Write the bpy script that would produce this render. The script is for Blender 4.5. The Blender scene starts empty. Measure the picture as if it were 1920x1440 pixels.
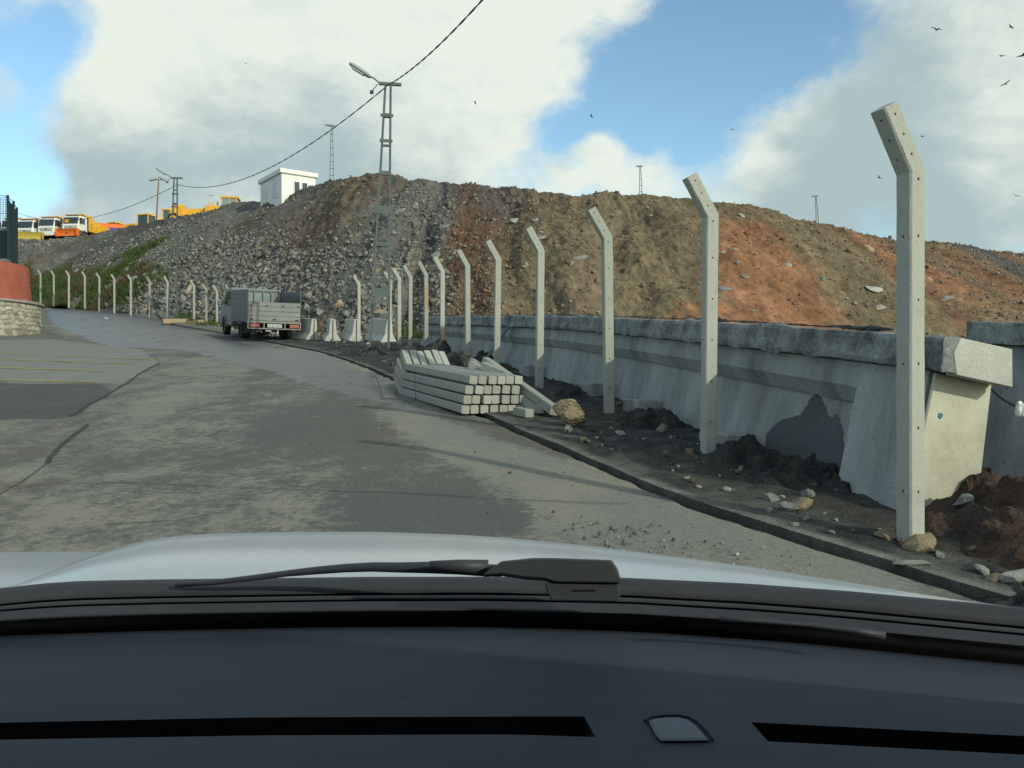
import bpy, bmesh, math, random
import numpy as np
from mathutils import Vector, Matrix
R = math.radians
random.seed(7)
S = bpy.context.scene
COL = S.collection

# ------------------------------------------------------------------ camera, sky, sun, exposure
EYE = 1.42
cam_d = bpy.data.cameras.new('camera'); cam = bpy.data.objects.new('camera', cam_d); COL.objects.link(cam)
cam.location = (0, 0, EYE); cam.rotation_euler = (R(90), 0, 0)
cam_d.sensor_width = 36; cam_d.lens = 30.0; cam_d.clip_start = 0.02; cam_d.clip_end = 3000
S.camera = cam
S.view_settings.view_transform = 'Standard'; S.view_settings.look = 'None'
S.view_settings.exposure = 0.0; S.view_settings.gamma = 1.0; S.view_settings.use_curve_mapping = False
SUN_EL, SUN_AZ = R(22.5), R(135.5)           # azimuth clockwise from +Y (the way the camera looks)
sd = bpy.data.lights.new('sun', 'SUN'); sun = bpy.data.objects.new('sun', sd); COL.objects.link(sun)
sd.energy = 3.1; sd.angle = R(0.9); sd.color = (1.0, 0.90, 0.76)
to_sun = Vector((math.sin(SUN_AZ)*math.cos(SUN_EL), math.cos(SUN_AZ)*math.cos(SUN_EL), math.sin(SUN_EL)))
sun.rotation_euler = to_sun.to_track_quat('Z', 'Y').to_euler()
F = 1600.0
def ray(x, y):
    return Vector(((x-960)/F, 1.0, (720-y)/F))
def at(x, y, d):
    return Vector(((x-960)/F*d, d, EYE+(720-y)/F*d))

def build_world():
    w = bpy.data.worlds.new('World'); S.world = w; w.use_nodes = True
    nt = w.node_tree; N = nt.nodes; L = nt.links
    for n in list(N): N.remove(n)
    def node(t, **k):
        n = N.new(t)
        for a, b in k.items(): setattr(n, a, b)
        return n
    def math_(op, a, b=None, c=None, clamp=False):
        n = node('ShaderNodeMath', operation=op, use_clamp=clamp)
        for i, v in enumerate((a, b, c)):
            if v is None: continue
            if isinstance(v, (int, float)): n.inputs[i].default_value = v
            else: L.new(v, n.inputs[i])
        return n.outputs[0]
    out = node('ShaderNodeOutputWorld'); bg = node('ShaderNodeBackground'); bg.inputs['Strength'].default_value = 0.1
    L.new(bg.outputs[0], out.inputs[0])
    sky = node('ShaderNodeTexSky', sky_type='NISHITA'); sky.sun_disc = False
    sky.sun_elevation = SUN_EL; sky.sun_rotation = SUN_AZ; sky.air_density = 1.0; sky.dust_density = 0.6; sky.ozone_density = 1.6
    tc = node('ShaderNodeTexCoord'); D = tc.outputs['Generated']
    mp = node('ShaderNodeMapping'); mp.inputs['Scale'].default_value = (1, 1, 1.5); L.new(D, mp.inputs[0])
    def noise(scale, detail, rough, off, dist=0.0):
        m2 = node('ShaderNodeVectorMath', operation='ADD'); L.new(mp.outputs[0], m2.inputs[0]); m2.inputs[1].default_value = off
        n = node('ShaderNodeTexNoise'); n.inputs['Scale'].default_value = scale; n.inputs['Detail'].default_value = detail
        n.inputs['Roughness'].default_value = rough; n.inputs['Distortion'].default_value = dist
        L.new(m2.outputs[0], n.inputs['Vector']); return n.outputs['Fac']
    # warp the directions a little so that the cloud banks have ragged outlines
    wn = node('ShaderNodeTexNoise'); wn.inputs['Scale'].default_value = 7; wn.inputs['Detail'].default_value = 5; L.new(D, wn.inputs['Vector'])
    ws = node('ShaderNodeVectorMath', operation='SUBTRACT'); L.new(wn.outputs['Color'], ws.inputs[0]); ws.inputs[1].default_value = (.5, .5, .5)
    wm = node('ShaderNodeVectorMath', operation='MULTIPLY_ADD'); L.new(ws.outputs[0], wm.inputs[0]); wm.inputs[1].default_value = (.11, .11, .11); L.new(D, wm.inputs[2])
    nz = node('ShaderNodeVectorMath', operation='NORMALIZE'); L.new(wm.outputs[0], nz.inputs[0])
    def banks(lst, base):
        acc = base
        for (x, y, r, wgt) in lst:
            c = ray(x, y).normalized(); k = 1.0/((r/F)**2)
            dp = node('ShaderNodeVectorMath', operation='DOT_PRODUCT'); L.new(nz.outputs[0], dp.inputs[0]); dp.inputs[1].default_value = c
            e = math_('EXPONENT', math_('MULTIPLY_ADD', dp.outputs['Value'], 2*k, -2*k))
            acc = math_('MULTIPLY_ADD', e, wgt, acc)
        return acc
    low = noise(2.2, 3, .5, (3.1, 1.7, 4.0)); high = noise(11, 9, .62, (0, 2, 1), .3)
    base = math_('MULTIPLY_ADD', low, 1.1, 0.0)
    dens = banks([(330, 150, 230, .7), (620, 120, 260, .7), (850, 180, 200, .5), (1060, 60, 150, .5), (500, 330, 240, .5), (250, 300, 120, .3), (800, 320, 120, .3),
                  (30, 60, 80, -.3), (95, 70, 75, -.75), (130, 10, 60, -.4), (60, 260, 80, -.55), (100, 190, 40, -.35), (20, 330, 60, -.4), (100, 380, 100, .35), (20, 160, 60, .1), (110, 312, 60, -.3),
                  (1240, 190, 150, -.75), (1040, 290, 85, -.65), (1400, 90, 110, -.6), (1320, 260, 70, -.3), (1000, 200, 70, -.35), (1130, 275, 50, 1.0), (1050, 335, 80, .95), (1180, 330, 60, .5), (1290, 15, 60, -.3), (1130, 150, 70, -.4),
                  (1480, 320, 150, .65), (1250, 345, 70, .6), (1640, 240, 150, .35), (1850, 200, 190, .5), (1720, 90, 130, .25), (1850, 400, 160, .35), (1650, 420, 80, -.4), (1530, 120, 90, -.35), (1600, 60, 70, -.25), (1760, 340, 60, -.15), (1700, 150, 60, -.2), (1360, 30, 90, .25)], base)
    dens = math_('ADD', dens, math_('MULTIPLY_ADD', high, 1.1, -.55)); dens = math_('ADD', dens, math_('MULTIPLY_ADD', noise(30, 8, .65, (4, 1, 7), .2), .45, -.225))
    def step(v, a, b):
        m = node('ShaderNodeMapRange', interpolation_type='SMOOTHSTEP'); L.new(v, m.inputs['Value'])
        m.inputs['From Min'].default_value = a; m.inputs['From Max'].default_value = b; return m.outputs[0]
    cover = step(dens, .28, .98)
    g0 = math_('ADD', math_('MULTIPLY_ADD', noise(4.5, 8, .62, (7, 3, 2), .5), 1.3, -.58), math_('MULTIPLY_ADD', noise(15, 6, .6, (1, 5, 2), .3), .5, -.25))
    rel = math_('SUBTRACT', noise(6.5, 7, .6, (2, 6, 3), .3), noise(6.5, 7, .6, (2.02, 6, 3.055), .3))
    rel2 = math_('SUBTRACT', noise(16, 6, .6, (5, 1, 3), .3), noise(16, 6, .6, (5.01, 1, 3.022), .3))
    g0 = math_('MULTIPLY_ADD', rel, -1.15, g0); g0 = math_('MULTIPLY_ADD', rel2, -.45, g0)
    grey = banks([(430, 350, 230, .7), (200, 330, 120, .45), (650, 310, 130, .5), (880, 290, 90, .25), (1620, 130, 160, .5), (1560, 380, 160, .55), (1830, 430, 210, .6), (1750, 300, 110, .35), (1720, 60, 120, .3), (1400, 340, 90, .25),
                  (560, 90, 240, -.3), (1060, 60, 140, -.35), (230, 130, 130, -.4), (1860, 260, 80, -.5), (1420, 270, 80, -.25), (1200, 350, 100, -.5)], g0)
    grey = step(grey, -.12, .95)
    cc = node('ShaderNodeMix', data_type='RGBA'); L.new(grey, cc.inputs['Factor'])
    cc.inputs[6].default_value = (9.6, 9.4, 9.0, 1); cc.inputs[7].default_value = (4.9, 5.7, 6.2, 1)
    hue = node('ShaderNodeMix', data_type='RGBA', blend_type='MULTIPLY'); hue.inputs['Factor'].default_value = 1.0
    L.new(sky.outputs[0], hue.inputs[6]); hue.inputs[7].default_value = (1.95, 2.05, 2.05, 1)
    mx = node('ShaderNodeMix', data_type='RGBA'); L.new(cover, mx.inputs['Factor']); L.new(hue.outputs[2], mx.inputs[6]); L.new(cc.outputs[2], mx.inputs[7])
    L.new(mx.outputs[2], bg.inputs['Color'])
build_world()

# ------------------------------------------------------------------ helpers
_rs = np.random.RandomState(11)
_tab = _rs.rand(256, 256)
def vnoise(x, y, seed=0):
    x = np.asarray(x, float)+seed*17.31; y = np.asarray(y, float)+seed*9.77
    xi = np.floor(x).astype(int); yi = np.floor(y).astype(int); fx = x-xi; fy = y-yi
    fx = fx*fx*(3-2*fx); fy = fy*fy*(3-2*fy)
    a = _tab[xi & 255, yi & 255]; b = _tab[(xi+1) & 255, yi & 255]; c = _tab[xi & 255, (yi+1) & 255]; d = _tab[(xi+1) & 255, (yi+1) & 255]
    return (a*(1-fx)+b*fx)*(1-fy)+(c*(1-fx)+d*fx)*fy
def fbm(x, y, seed=0, octv=4, gain=.5):
    s = 0; a = 1; t = 0
    for o in range(octv):
        s = s+a*vnoise(np.asarray(x)*2**o, np.asarray(y)*2**o, seed+o); t += a; a *= gain
    return s/t-.5
def sstep(a, b, x):
    t = np.clip((np.asarray(x, float)-a)/(b-a), 0, 1); return t*t*(3-2*t)

def tag(o, label=None, cat=None, group=None, kind=None):
    if label: o['label'] = label
    if cat: o['category'] = cat
    if group: o['group'] = group
    if kind: o['kind'] = kind
    return o
def thing(name, label, cat, loc=(0, 0, 0), rz=0.0, group=None):
    o = bpy.data.objects.new(name, None); COL.objects.link(o); o.location = loc; o.rotation_euler = (0, 0, rz)
    o.empty_display_size = .2
    return tag(o, label, cat, group)
def link(name, me, parent=None):
    o = bpy.data.objects.new(name, me); COL.objects.link(o); o.parent = parent; return o
def copy_tree(o, parent=None):
    c = o.copy(); COL.objects.link(c); c.parent = parent
    for ch in [k for k in COL.objects if k.parent == o]: copy_tree(ch, c)
    return c
def np_mesh(name, V, Fq, mats=(), smooth=False, cols=None, attrs=None):
    V = np.asarray(V, np.float32); Fq = np.asarray(Fq, np.int32); k = Fq.shape[1]
    me = bpy.data.meshes.new(name); me.vertices.add(len(V)); me.vertices.foreach_set('co', V.ravel())
    me.loops.add(Fq.size); me.loops.foreach_set('vertex_index', Fq.ravel())
    me.polygons.add(len(Fq)); me.polygons.foreach_set('loop_start', np.arange(0, Fq.size, k, dtype=np.int32))
    if smooth: me.polygons.foreach_set('use_smooth', np.ones(len(Fq), bool))
    for m in mats: me.materials.append(m)
    me.update(calc_edges=True)
    if cols is not None:
        a = me.color_attributes.new('Col', 'FLOAT_COLOR', 'POINT')
        c = np.ones((len(V), 4), np.float32); c[:, :3] = cols; a.data.foreach_set('color', c.ravel())
    for kk, v in (attrs or {}).items():
        a = me.attributes.new(kk, 'FLOAT', 'POINT'); a.data.foreach_set('value', np.asarray(v, np.float32))
    return me
def grid_faces(nr, nc):
    i = np.arange(nr-1)[:, None]*nc+np.arange(nc-1)[None, :]
    return np.stack([i, i+1, i+nc+1, i+nc], -1).reshape(-1, 4)

class MB:
    """collects boxes, tubes and prisms; build() links them as ONE mesh object"""
    def __init__(s): s.v = []; s.f = []; s.m = []
    def add(s, V, Fs, M=None, mi=0):
        b = len(s.v)
        for p in V: s.v.append(tuple(M @ Vector(p)) if M is not None else tuple(p))
        for f in Fs: s.f.append(tuple(i+b for i in f)); s.m.append(mi)
        return s
    def box(s, lo, hi, M=None, mi=0):
        x0, y0, z0 = lo; x1, y1, z1 = hi
        return s.add([(x0,y0,z0),(x1,y0,z0),(x1,y1,z0),(x0,y1,z0),(x0,y0,z1),(x1,y0,z1),(x1,y1,z1),(x0,y1,z1)],
              [(0,3,2,1),(4,5,6,7),(0,1,5,4),(1,2,6,5),(2,3,7,6),(3,0,4,7)], M, mi)
    def prism(s, poly, a0, a1, axis='x', M=None, mi=0):
        n = len(poly); V = []
        for a in (a0, a1):
            for (p, q) in poly: V.append({'x': (a, p, q), 'y': (p, a, q), 'z': (p, q, a)}[axis])
        Fs = [tuple(range(n))[::-1], tuple(range(n, 2*n))]+[(i, (i+1) % n, n+(i+1) % n, n+i) for i in range(n)]
        return s.add(V, Fs, M, mi)
    def bar(s, a, b, w, h=None, mi=0):
        a = Vector(a); b = Vector(b); h = h or w; d = b-a; l = d.length
        q = d.to_track_quat('Z', 'Y').to_matrix().to_4x4(); q.translation = a
        return s.box((-w/2, -h/2, 0), (w/2, h/2, l), q, mi)
    def tube(s, pts, r, n=8, mi=0, cap=True):
        pts = [Vector(p) for p in pts]; V = []; Fs = []; prev = None
        for i, p in enumerate(pts):
            d = (pts[min(i+1, len(pts)-1)]-pts[max(i-1, 0)]).normalized()
            ref = Vector((0, 0, 1)) if abs(d.z) < .95 else Vector((1, 0, 0))
            u = d.cross(ref).normalized(); w = u.cross(d)
            rr = r[i] if isinstance(r, (list, tuple)) else r
            for k in range(n):
                a = 2*math.pi*k/n; V.append(p+u*rr*math.cos(a)+w*rr*math.sin(a))
        for i in range(len(pts)-1):
            for k in range(n): Fs.append((i*n+k, i*n+(k+1) % n, (i+1)*n+(k+1) % n, (i+1)*n+k))
        if cap: Fs += [tuple(range(n))[::-1], tuple((len(pts)-1)*n+k for k in range(n))]
        return s.add(V, Fs, None, mi)
    def cyl(s, c, axis, r, l, n=20, mi=0):
        ax = {'x': Vector((1,0,0)), 'y': Vector((0,1,0)), 'z': Vector((0,0,1))}[axis]; c = Vector(c)
        return s.tube([c-ax*l/2, c+ax*l/2], r, n, mi)
    def mesh(s, name, mats, bevel=0, smooth=False, fix=True):
        me = bpy.data.meshes.new(name); me.from_pydata(s.v, [], s.f)
        for m in (mats if isinstance(mats, (list, tuple)) else [mats]): me.materials.append(m)
        me.polygons.foreach_set('material_index', s.m)
        bm = bmesh.new(); bm.from_mesh(me)
        if fix: bmesh.ops.recalc_face_normals(bm, faces=bm.faces)
        if bevel: bmesh.ops.bevel(bm, geom=[e for e in bm.edges if len(e.link_faces) == 2 and e.calc_face_angle(0) > .5], offset=bevel, segments=1, affect='EDGES', clamp_overlap=True)
        bm.to_mesh(me); bm.free()
        if smooth: me.polygons.foreach_set('use_smooth', [True]*len(me.polygons))
        return me
    def build(s, name, mats, parent=None, bevel=0, smooth=False):
        return link(name, s.mesh(name, mats, bevel, smooth), parent)

# ------------------------------------------------------------------ materials
def mat(name, base, rough=.8, var=.2, scale=6.0, fine=60.0, bump=0.0, bscale=40.0, spec=.3, metal=0.0, attr=False, rand=0.0, tint=None, tscale=2.0, tamt=.5, streak=False, emit=None, pits=None):
    m = bpy.data.materials.new(name); m.use_nodes = True; nt = m.node_tree; N = nt.nodes; L = nt.links
    P = N['Principled BSDF']; P.inputs['Roughness'].default_value = rough; P.inputs['Metallic'].default_value = metal
    P.inputs['Specular IOR Level'].default_value = spec
    tc = N.new('ShaderNodeTexCoord'); co = tc.outputs['Object']
    if streak:
        mp = N.new('ShaderNodeMapping'); mp.inputs['Scale'].default_value = (1, 1, .3); L.new(co, mp.inputs[0]); cs = mp.outputs[0]
    else: cs = co
    def noise(sc, det=5, ro=.6, c=None):
        n = N.new('ShaderNodeTexNoise'); n.inputs['Scale'].default_value = sc; n.inputs['Detail'].default_value = det; n.inputs['Roughness'].default_value = ro
        L.new(c or cs, n.inputs['Vector']); return n.outputs['Fac']
    def mul(c, f):
        x = N.new('ShaderNodeMix'); x.data_type = 'RGBA'; x.blend_type = 'MULTIPLY'; x.inputs['Factor'].default_value = 1
        L.new(c, x.inputs[6]); L.new(f, x.inputs[7]); return x.outputs[2]
    def rng(f, a, b, lo=.3, hi=.7):
        r = N.new('ShaderNodeMapRange'); r.inputs['From Min'].default_value = lo; r.inputs['From Max'].default_value = hi
        r.inputs['To Min'].default_value = a; r.inputs['To Max'].default_value = b; L.new(f, r.inputs['Value']); return r.outputs[0]
    if attr:
        a = N.new('ShaderNodeVertexColor'); a.layer_name = 'Col'; c = a.outputs['Color']
    else:
        a = N.new('ShaderNodeRGB'); a.outputs[0].default_value = (*base, 1); c = a.outputs[0]
    if tint:
        x = N.new('ShaderNodeMix'); x.data_type = 'RGBA'; L.new(rng(noise(tscale, 6, .65), 0, tamt, .48, .66), x.inputs['Factor']); L.new(c, x.inputs[6]); x.inputs[7].default_value = (*tint, 1); c = x.outputs[2]
    if var: c = mul(c, rng(noise(scale), 1-var, 1+var))
    if var and fine: c = mul(c, rng(noise(fine, 3, .6, co), 1-var*.7, 1+var*.7))
    if pits:
        for (psc, thr, amt) in pits:
            x = N.new('ShaderNodeMix'); x.data_type = 'RGBA'; L.new(rng(noise(psc, 4, .6, co), 0, amt, thr, thr+.06), x.inputs['Factor']); L.new(c, x.inputs[6]); x.inputs[7].default_value = tuple(v*.22 for v in base)+(1,); c = x.outputs[2]
    if rand:
        oi = N.new('ShaderNodeObjectInfo'); c = mul(c, rng(oi.outputs['Random'], 1-rand, 1+rand, 0, 1))
    L.new(c, P.inputs['Base Color'])
    if bump:
        b = N.new('ShaderNodeBump'); b.inputs['Strength'].default_value = 1.0; b.inputs['Distance'].default_value = bump
        L.new(noise(bscale, 6, .65, co), b.inputs['Height']); L.new(b.outputs[0], P.inputs['Normal'])
    return m
M = {}
M['post'] = mat('post_concrete', (.345, .35, .305), .85, .16, 5, 90, .004, 120, .25, rand=.14, tint=(.25, .24, .20), tscale=5, tamt=.6, pits=((55, .70, .7), (16, .70, .4)))
M['post_end'] = M['post']
M['wall'] = mat('wall_concrete', (.30, .315, .30), .85, .22, 2.5, 60, .006, 50, .25, tint=(.14, .15, .145), tscale=2.0, tamt=.65, streak=True, pits=((9, .66, .5), (38, .68, .7)))
M['cap'] = mat('cap_concrete', (.25, .265, .255), .9, .38, 4, 30, .022, 26, .25, tint=(.085, .095, .095), tscale=2.4, tamt=1.0, streak=False, pits=((14, .64, .6), (45, .66, .7)))
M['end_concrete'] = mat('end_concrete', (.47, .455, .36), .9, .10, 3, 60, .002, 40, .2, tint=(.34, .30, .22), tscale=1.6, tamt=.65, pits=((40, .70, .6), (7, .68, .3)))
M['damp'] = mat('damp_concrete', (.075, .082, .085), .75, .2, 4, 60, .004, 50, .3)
M['barrier'] = mat('barrier_concrete', (.44, .44, .39), .85, .14, 4, 60, .005, 60, .25)
M['soil'] = mat('dark_soil', (.044, .044, .042), .95, .45, 5, 40, .05, 22, .15, tint=(.085, .076, .062), tscale=7, tamt=.6)
M['red_soil'] = mat('red_brown_soil', (.075, .048, .035), .95, .45, 5, 40, .05, 22, .15, tint=(.05, .047, .045), tscale=3.5, tamt=.9)
M['hill'] = mat('spoil_earth', (0, 0, 0), .95, .30, 1.6, 14, .10, 6, .15, attr=True)
M['rock'] = mat('rubble_rock', (0, 0, 0), .9, .22, 4, 20, .02, 20, .2, attr=True)
M['grey_rock'] = mat('grey_rock', (.215, .225, .212), .9, .25, 3, 25, .02, 20, .2, rand=.3, tint=(.16, .15, .13), tscale=2)
M['tan_rock'] = mat('tan_rock', (.33, .265, .17), .9, .25, 5, 30, .02, 18, .2, tint=(.22, .15, .08), tscale=5, tamt=.8, rand=.15)
M['pale_rock'] = mat('pale_rock', (.33, .325, .285), .9, .2, 5, 30, .015, 20, .2, rand=.15)
M['galv'] = mat('galvanised_steel', (.105, .128, .126), .6, .12, 3, 30, 0, 1, .5, metal=.3)
M['rust'] = mat('rusty_steel', (.22, .13, .08), .8, .3, 4, 30)
M['cable'] = mat('cable_rubber', (.035, .035, .037), .6, .1)
M['lamp'] = mat('lamp_grey', (.33, .35, .34), .5, .1)
M['lamp_glass'] = mat('lamp_glass', (.50, .53, .52), .2, .05, spec=.6)
M['alu'] = mat('dropside_metal', (.185, .195, .18), .55, .14, 3, 30, 0, 1, .5, metal=.35, tint=(.15, .15, .135), tscale=2)
M['alu_dark'] = mat('dark_metal', (.11, .12, .125), .5, .15, 3, 30, 0, 1, .5, metal=.4)  # darker metal tone for the side boards, bed and frames
M['cab_white'] = mat('cab_paint', (.15, .16, .165), .4, .1, 3, 20, spec=.5)  # white paint greyed down for dirt and for the shade on its side
M['rubber'] = mat('tyre_rubber', (.022, .022, .022), .85, .25, 6, 60)
M['black'] = mat('black_steel', (.03, .031, .033), .6, .2)
M['hub'] = mat('wheel_steel', (.2, .2, .2), .5, .2, metal=.4)
M['glass'] = mat('dark_glass', (.03, .045, .05), .08, 0, spec=.8)
M['cab_glass'] = mat('pale_glass', (.20, .25, .24), .15, .1, spec=.7)
M['red_lens'] = mat('red_lens', (.33, .10, .075), .3, .1, spec=.6)
M['white_plate'] = mat('plate_white', (.5, .5, .48), .5, .1)
M['yellow'] = mat('machine_yellow', (.72, .38, .025), .5, .12, 2, 20, spec=.4)
M['truck_white'] = mat('truck_white', (.72, .72, .68), .5, .1, 2, 20, spec=.4)
M['orange'] = mat('plow_orange', (.70, .16, .03), .5, .12)
M['olive_yellow'] = mat('plow_yellow', (.46, .36, .07), .55, .15)
M['blue'] = mat('tarp_blue', (.05, .06, .35), .6, .1)
M['house'] = mat('white_render', (.74, .75, .72), .85, .05, 2, 20)
M['frame_white'] = mat('white_frame', (.75, .75, .74), .5, .04)
M['red_wall'] = mat('red_render', (.34, .10, .068), .9, .16, 1.5, 30, .01, 30, .2, tint=(.28, .09, .06), tscale=.8)
M['mortar'] = mat('mortar', (.24, .235, .20), .95, .2, 8, 40, .02, 20, .2)
M['coping'] = mat('coping_concrete', (.28, .25, .225), .9, .2, 3, 40, .01, 30, .2)
M['stone'] = mat('field_stone', (.30, .285, .225), .9, .2, 6, 30, .01, 30, .2, rand=.4)
M['net'] = mat('green_netting', (.014, .032, .038), .8, .1)
M['grass'] = mat('grass_blades', (.055, .085, .022), .8, .35, 1.2, 8, rand=0)
M['brush'] = mat('dry_brush', (.095, .078, .045), .9, .35, 1.5, 10)
M['bird'] = mat('bird_feathers', (.02, .02, .022), .8, .1)
M['bag'] = mat('white_plastic', (.75, .76, .75), .5, .05)
M['teal'] = mat('teal_paint', (.02, .16, .17), .6, .1)
M['yellow_line'] = mat('worn_yellow_paint', (.46, .33, .05), .85, .35, 1.5, 12)
M['tar'] = mat('bitumen', (.042, .043, .041), .8, .3, 4, 30)
M['wire'] = mat('binding_wire', (.05, .05, .05), .6, .1)
M['timber'] = mat('grey_bar', (.10, .11, .11), .8, .25, 5, 30)
M['car_paint'] = mat('car_white', (.42, .445, .445), .24, .05, 5, 60, spec=.5)
M['cowl'] = mat('black_trim', (.026, .028, .029), .6, .2, 8, 90, .001, 300, .4)
M['dash'] = mat('dashboard_vinyl', (.029, .037, .049), .64, .06, 20, 500, .0007, 900, .35)
M['void'] = mat('slot_black', (.004, .004, .005), .7, 0)
M['sensor'] = mat('sensor_grey', (.095, .11, .125), .5, .03, 20, 300)
M['wiper'] = mat('wiper_plastic', (.042, .046, .048), .5, .12, 10, 120)
M['inside'] = mat('cabin_lining', (.05, .05, .055), .9, .1)

# ------------------------------------------------------------------ ground shape
_gy = np.array([-400, -60, -20, 0, 13.3, 20, 33, 46.5, 60, 70, 90, 140, 400, 1500.])
_gz = np.array([-20, -6., -2.04, 0, 1.354, 1.99, 3.12, 4.57, 6.50, 7.82, 9.0, 11, 14, 16.])
_ty = np.linspace(-400, 1500, 9501); _tz = np.interp(_ty, _gy, _gz)
_k = np.hanning(23); _k /= _k.sum(); _ts = np.convolve(np.pad(_tz, 11, mode='edge'), _k, 'valid')
def g(Y): return np.interp(Y, _ty, _ts)
def hit(x, y):
    """where the sight line of a picture point meets the sloping ground"""
    lo, hi = 1.0, 200.0; k = (720-y)/F
    f = lambda d: EYE+k*d-float(g(d))
    for _ in range(60):
        m = (lo+hi)/2
        if f(m) > 0: lo = m
        else: hi = m
    return Vector(((x-960)/F*lo, lo, float(g(lo))))
kerb_px = [(1640,1060),(1400,985),(1250,932),(1050,846),(930,790),(835,750),(740,712),(690,690),(600,660),(500,641),(420,626),(312,606),(200,588),(80,574)]
kerb = [(9.5,-6.0),(6.4,-1.5),(4.1,1.2),(2.75,3.2)]+[(p.x, p.y) for p in (hit(*q) for q in kerb_px)]
kerb += [(-48, 73), (-75, 82)]
kerb = np.array(kerb)
KY = np.linspace(-6, 82, 1500); KX = np.interp(KY, kerb[:, 1], kerb[:, 0])
_kk = np.hanning(31); _kk /= _kk.sum(); KX = np.convolve(np.pad(KX, 15, mode='edge'), _kk, 'valid')
def kx(Y): return np.interp(Y, KY, KX)
FENCE = np.array([(3.3,-.5),(2.27,4.85),(1.73,7.55),(1.13,10.26),(.42,13.2),(-.3,16),(-1.0,18.7),(-1.8,21.4),(-2.36,23.6),(-3.06,25.7),(-3.6,27),(-4.25,29.2),(-5.9,33)])
WALL = np.array([(2.50,5.50),(1.95,8.3),(1.36,11.4),(.62,14.5),(-.2,17.5),(-1.1,20.8),(-2.1,24.),(-3.05,26.8)])
def wx(Y): return np.interp(Y, WALL[:, 1], WALL[:, 0])

# terrain sheet out to the horizon
def terrain():
    a = np.concatenate([-np.geomspace(1200, 62, 14), np.linspace(-60, 60, 121), np.geomspace(62, 1200, 14)])
    b = np.concatenate([-np.geomspace(400, 12, 10), np.linspace(-10, 90, 101), np.geomspace(92, 1200, 16)])
    X, Y = np.meshgrid(a, b); Z = g(Y)-.16
    drop = sstep(.8, 3.5, X-np.where(Y < 27, wx(Y), -3.05-(Y-27)*.1))*sstep(60, 45, Y)
    Z = Z-drop*np.maximum(0, Z-.4)*sstep(-4, 2, Y)
    me = np_mesh('ground', np.stack([X, Y, Z], -1).reshape(-1, 3), grid_faces(*X.shape), [M['soil']], True)
    tag(link('ground', me), kind='structure')
terrain()

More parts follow.
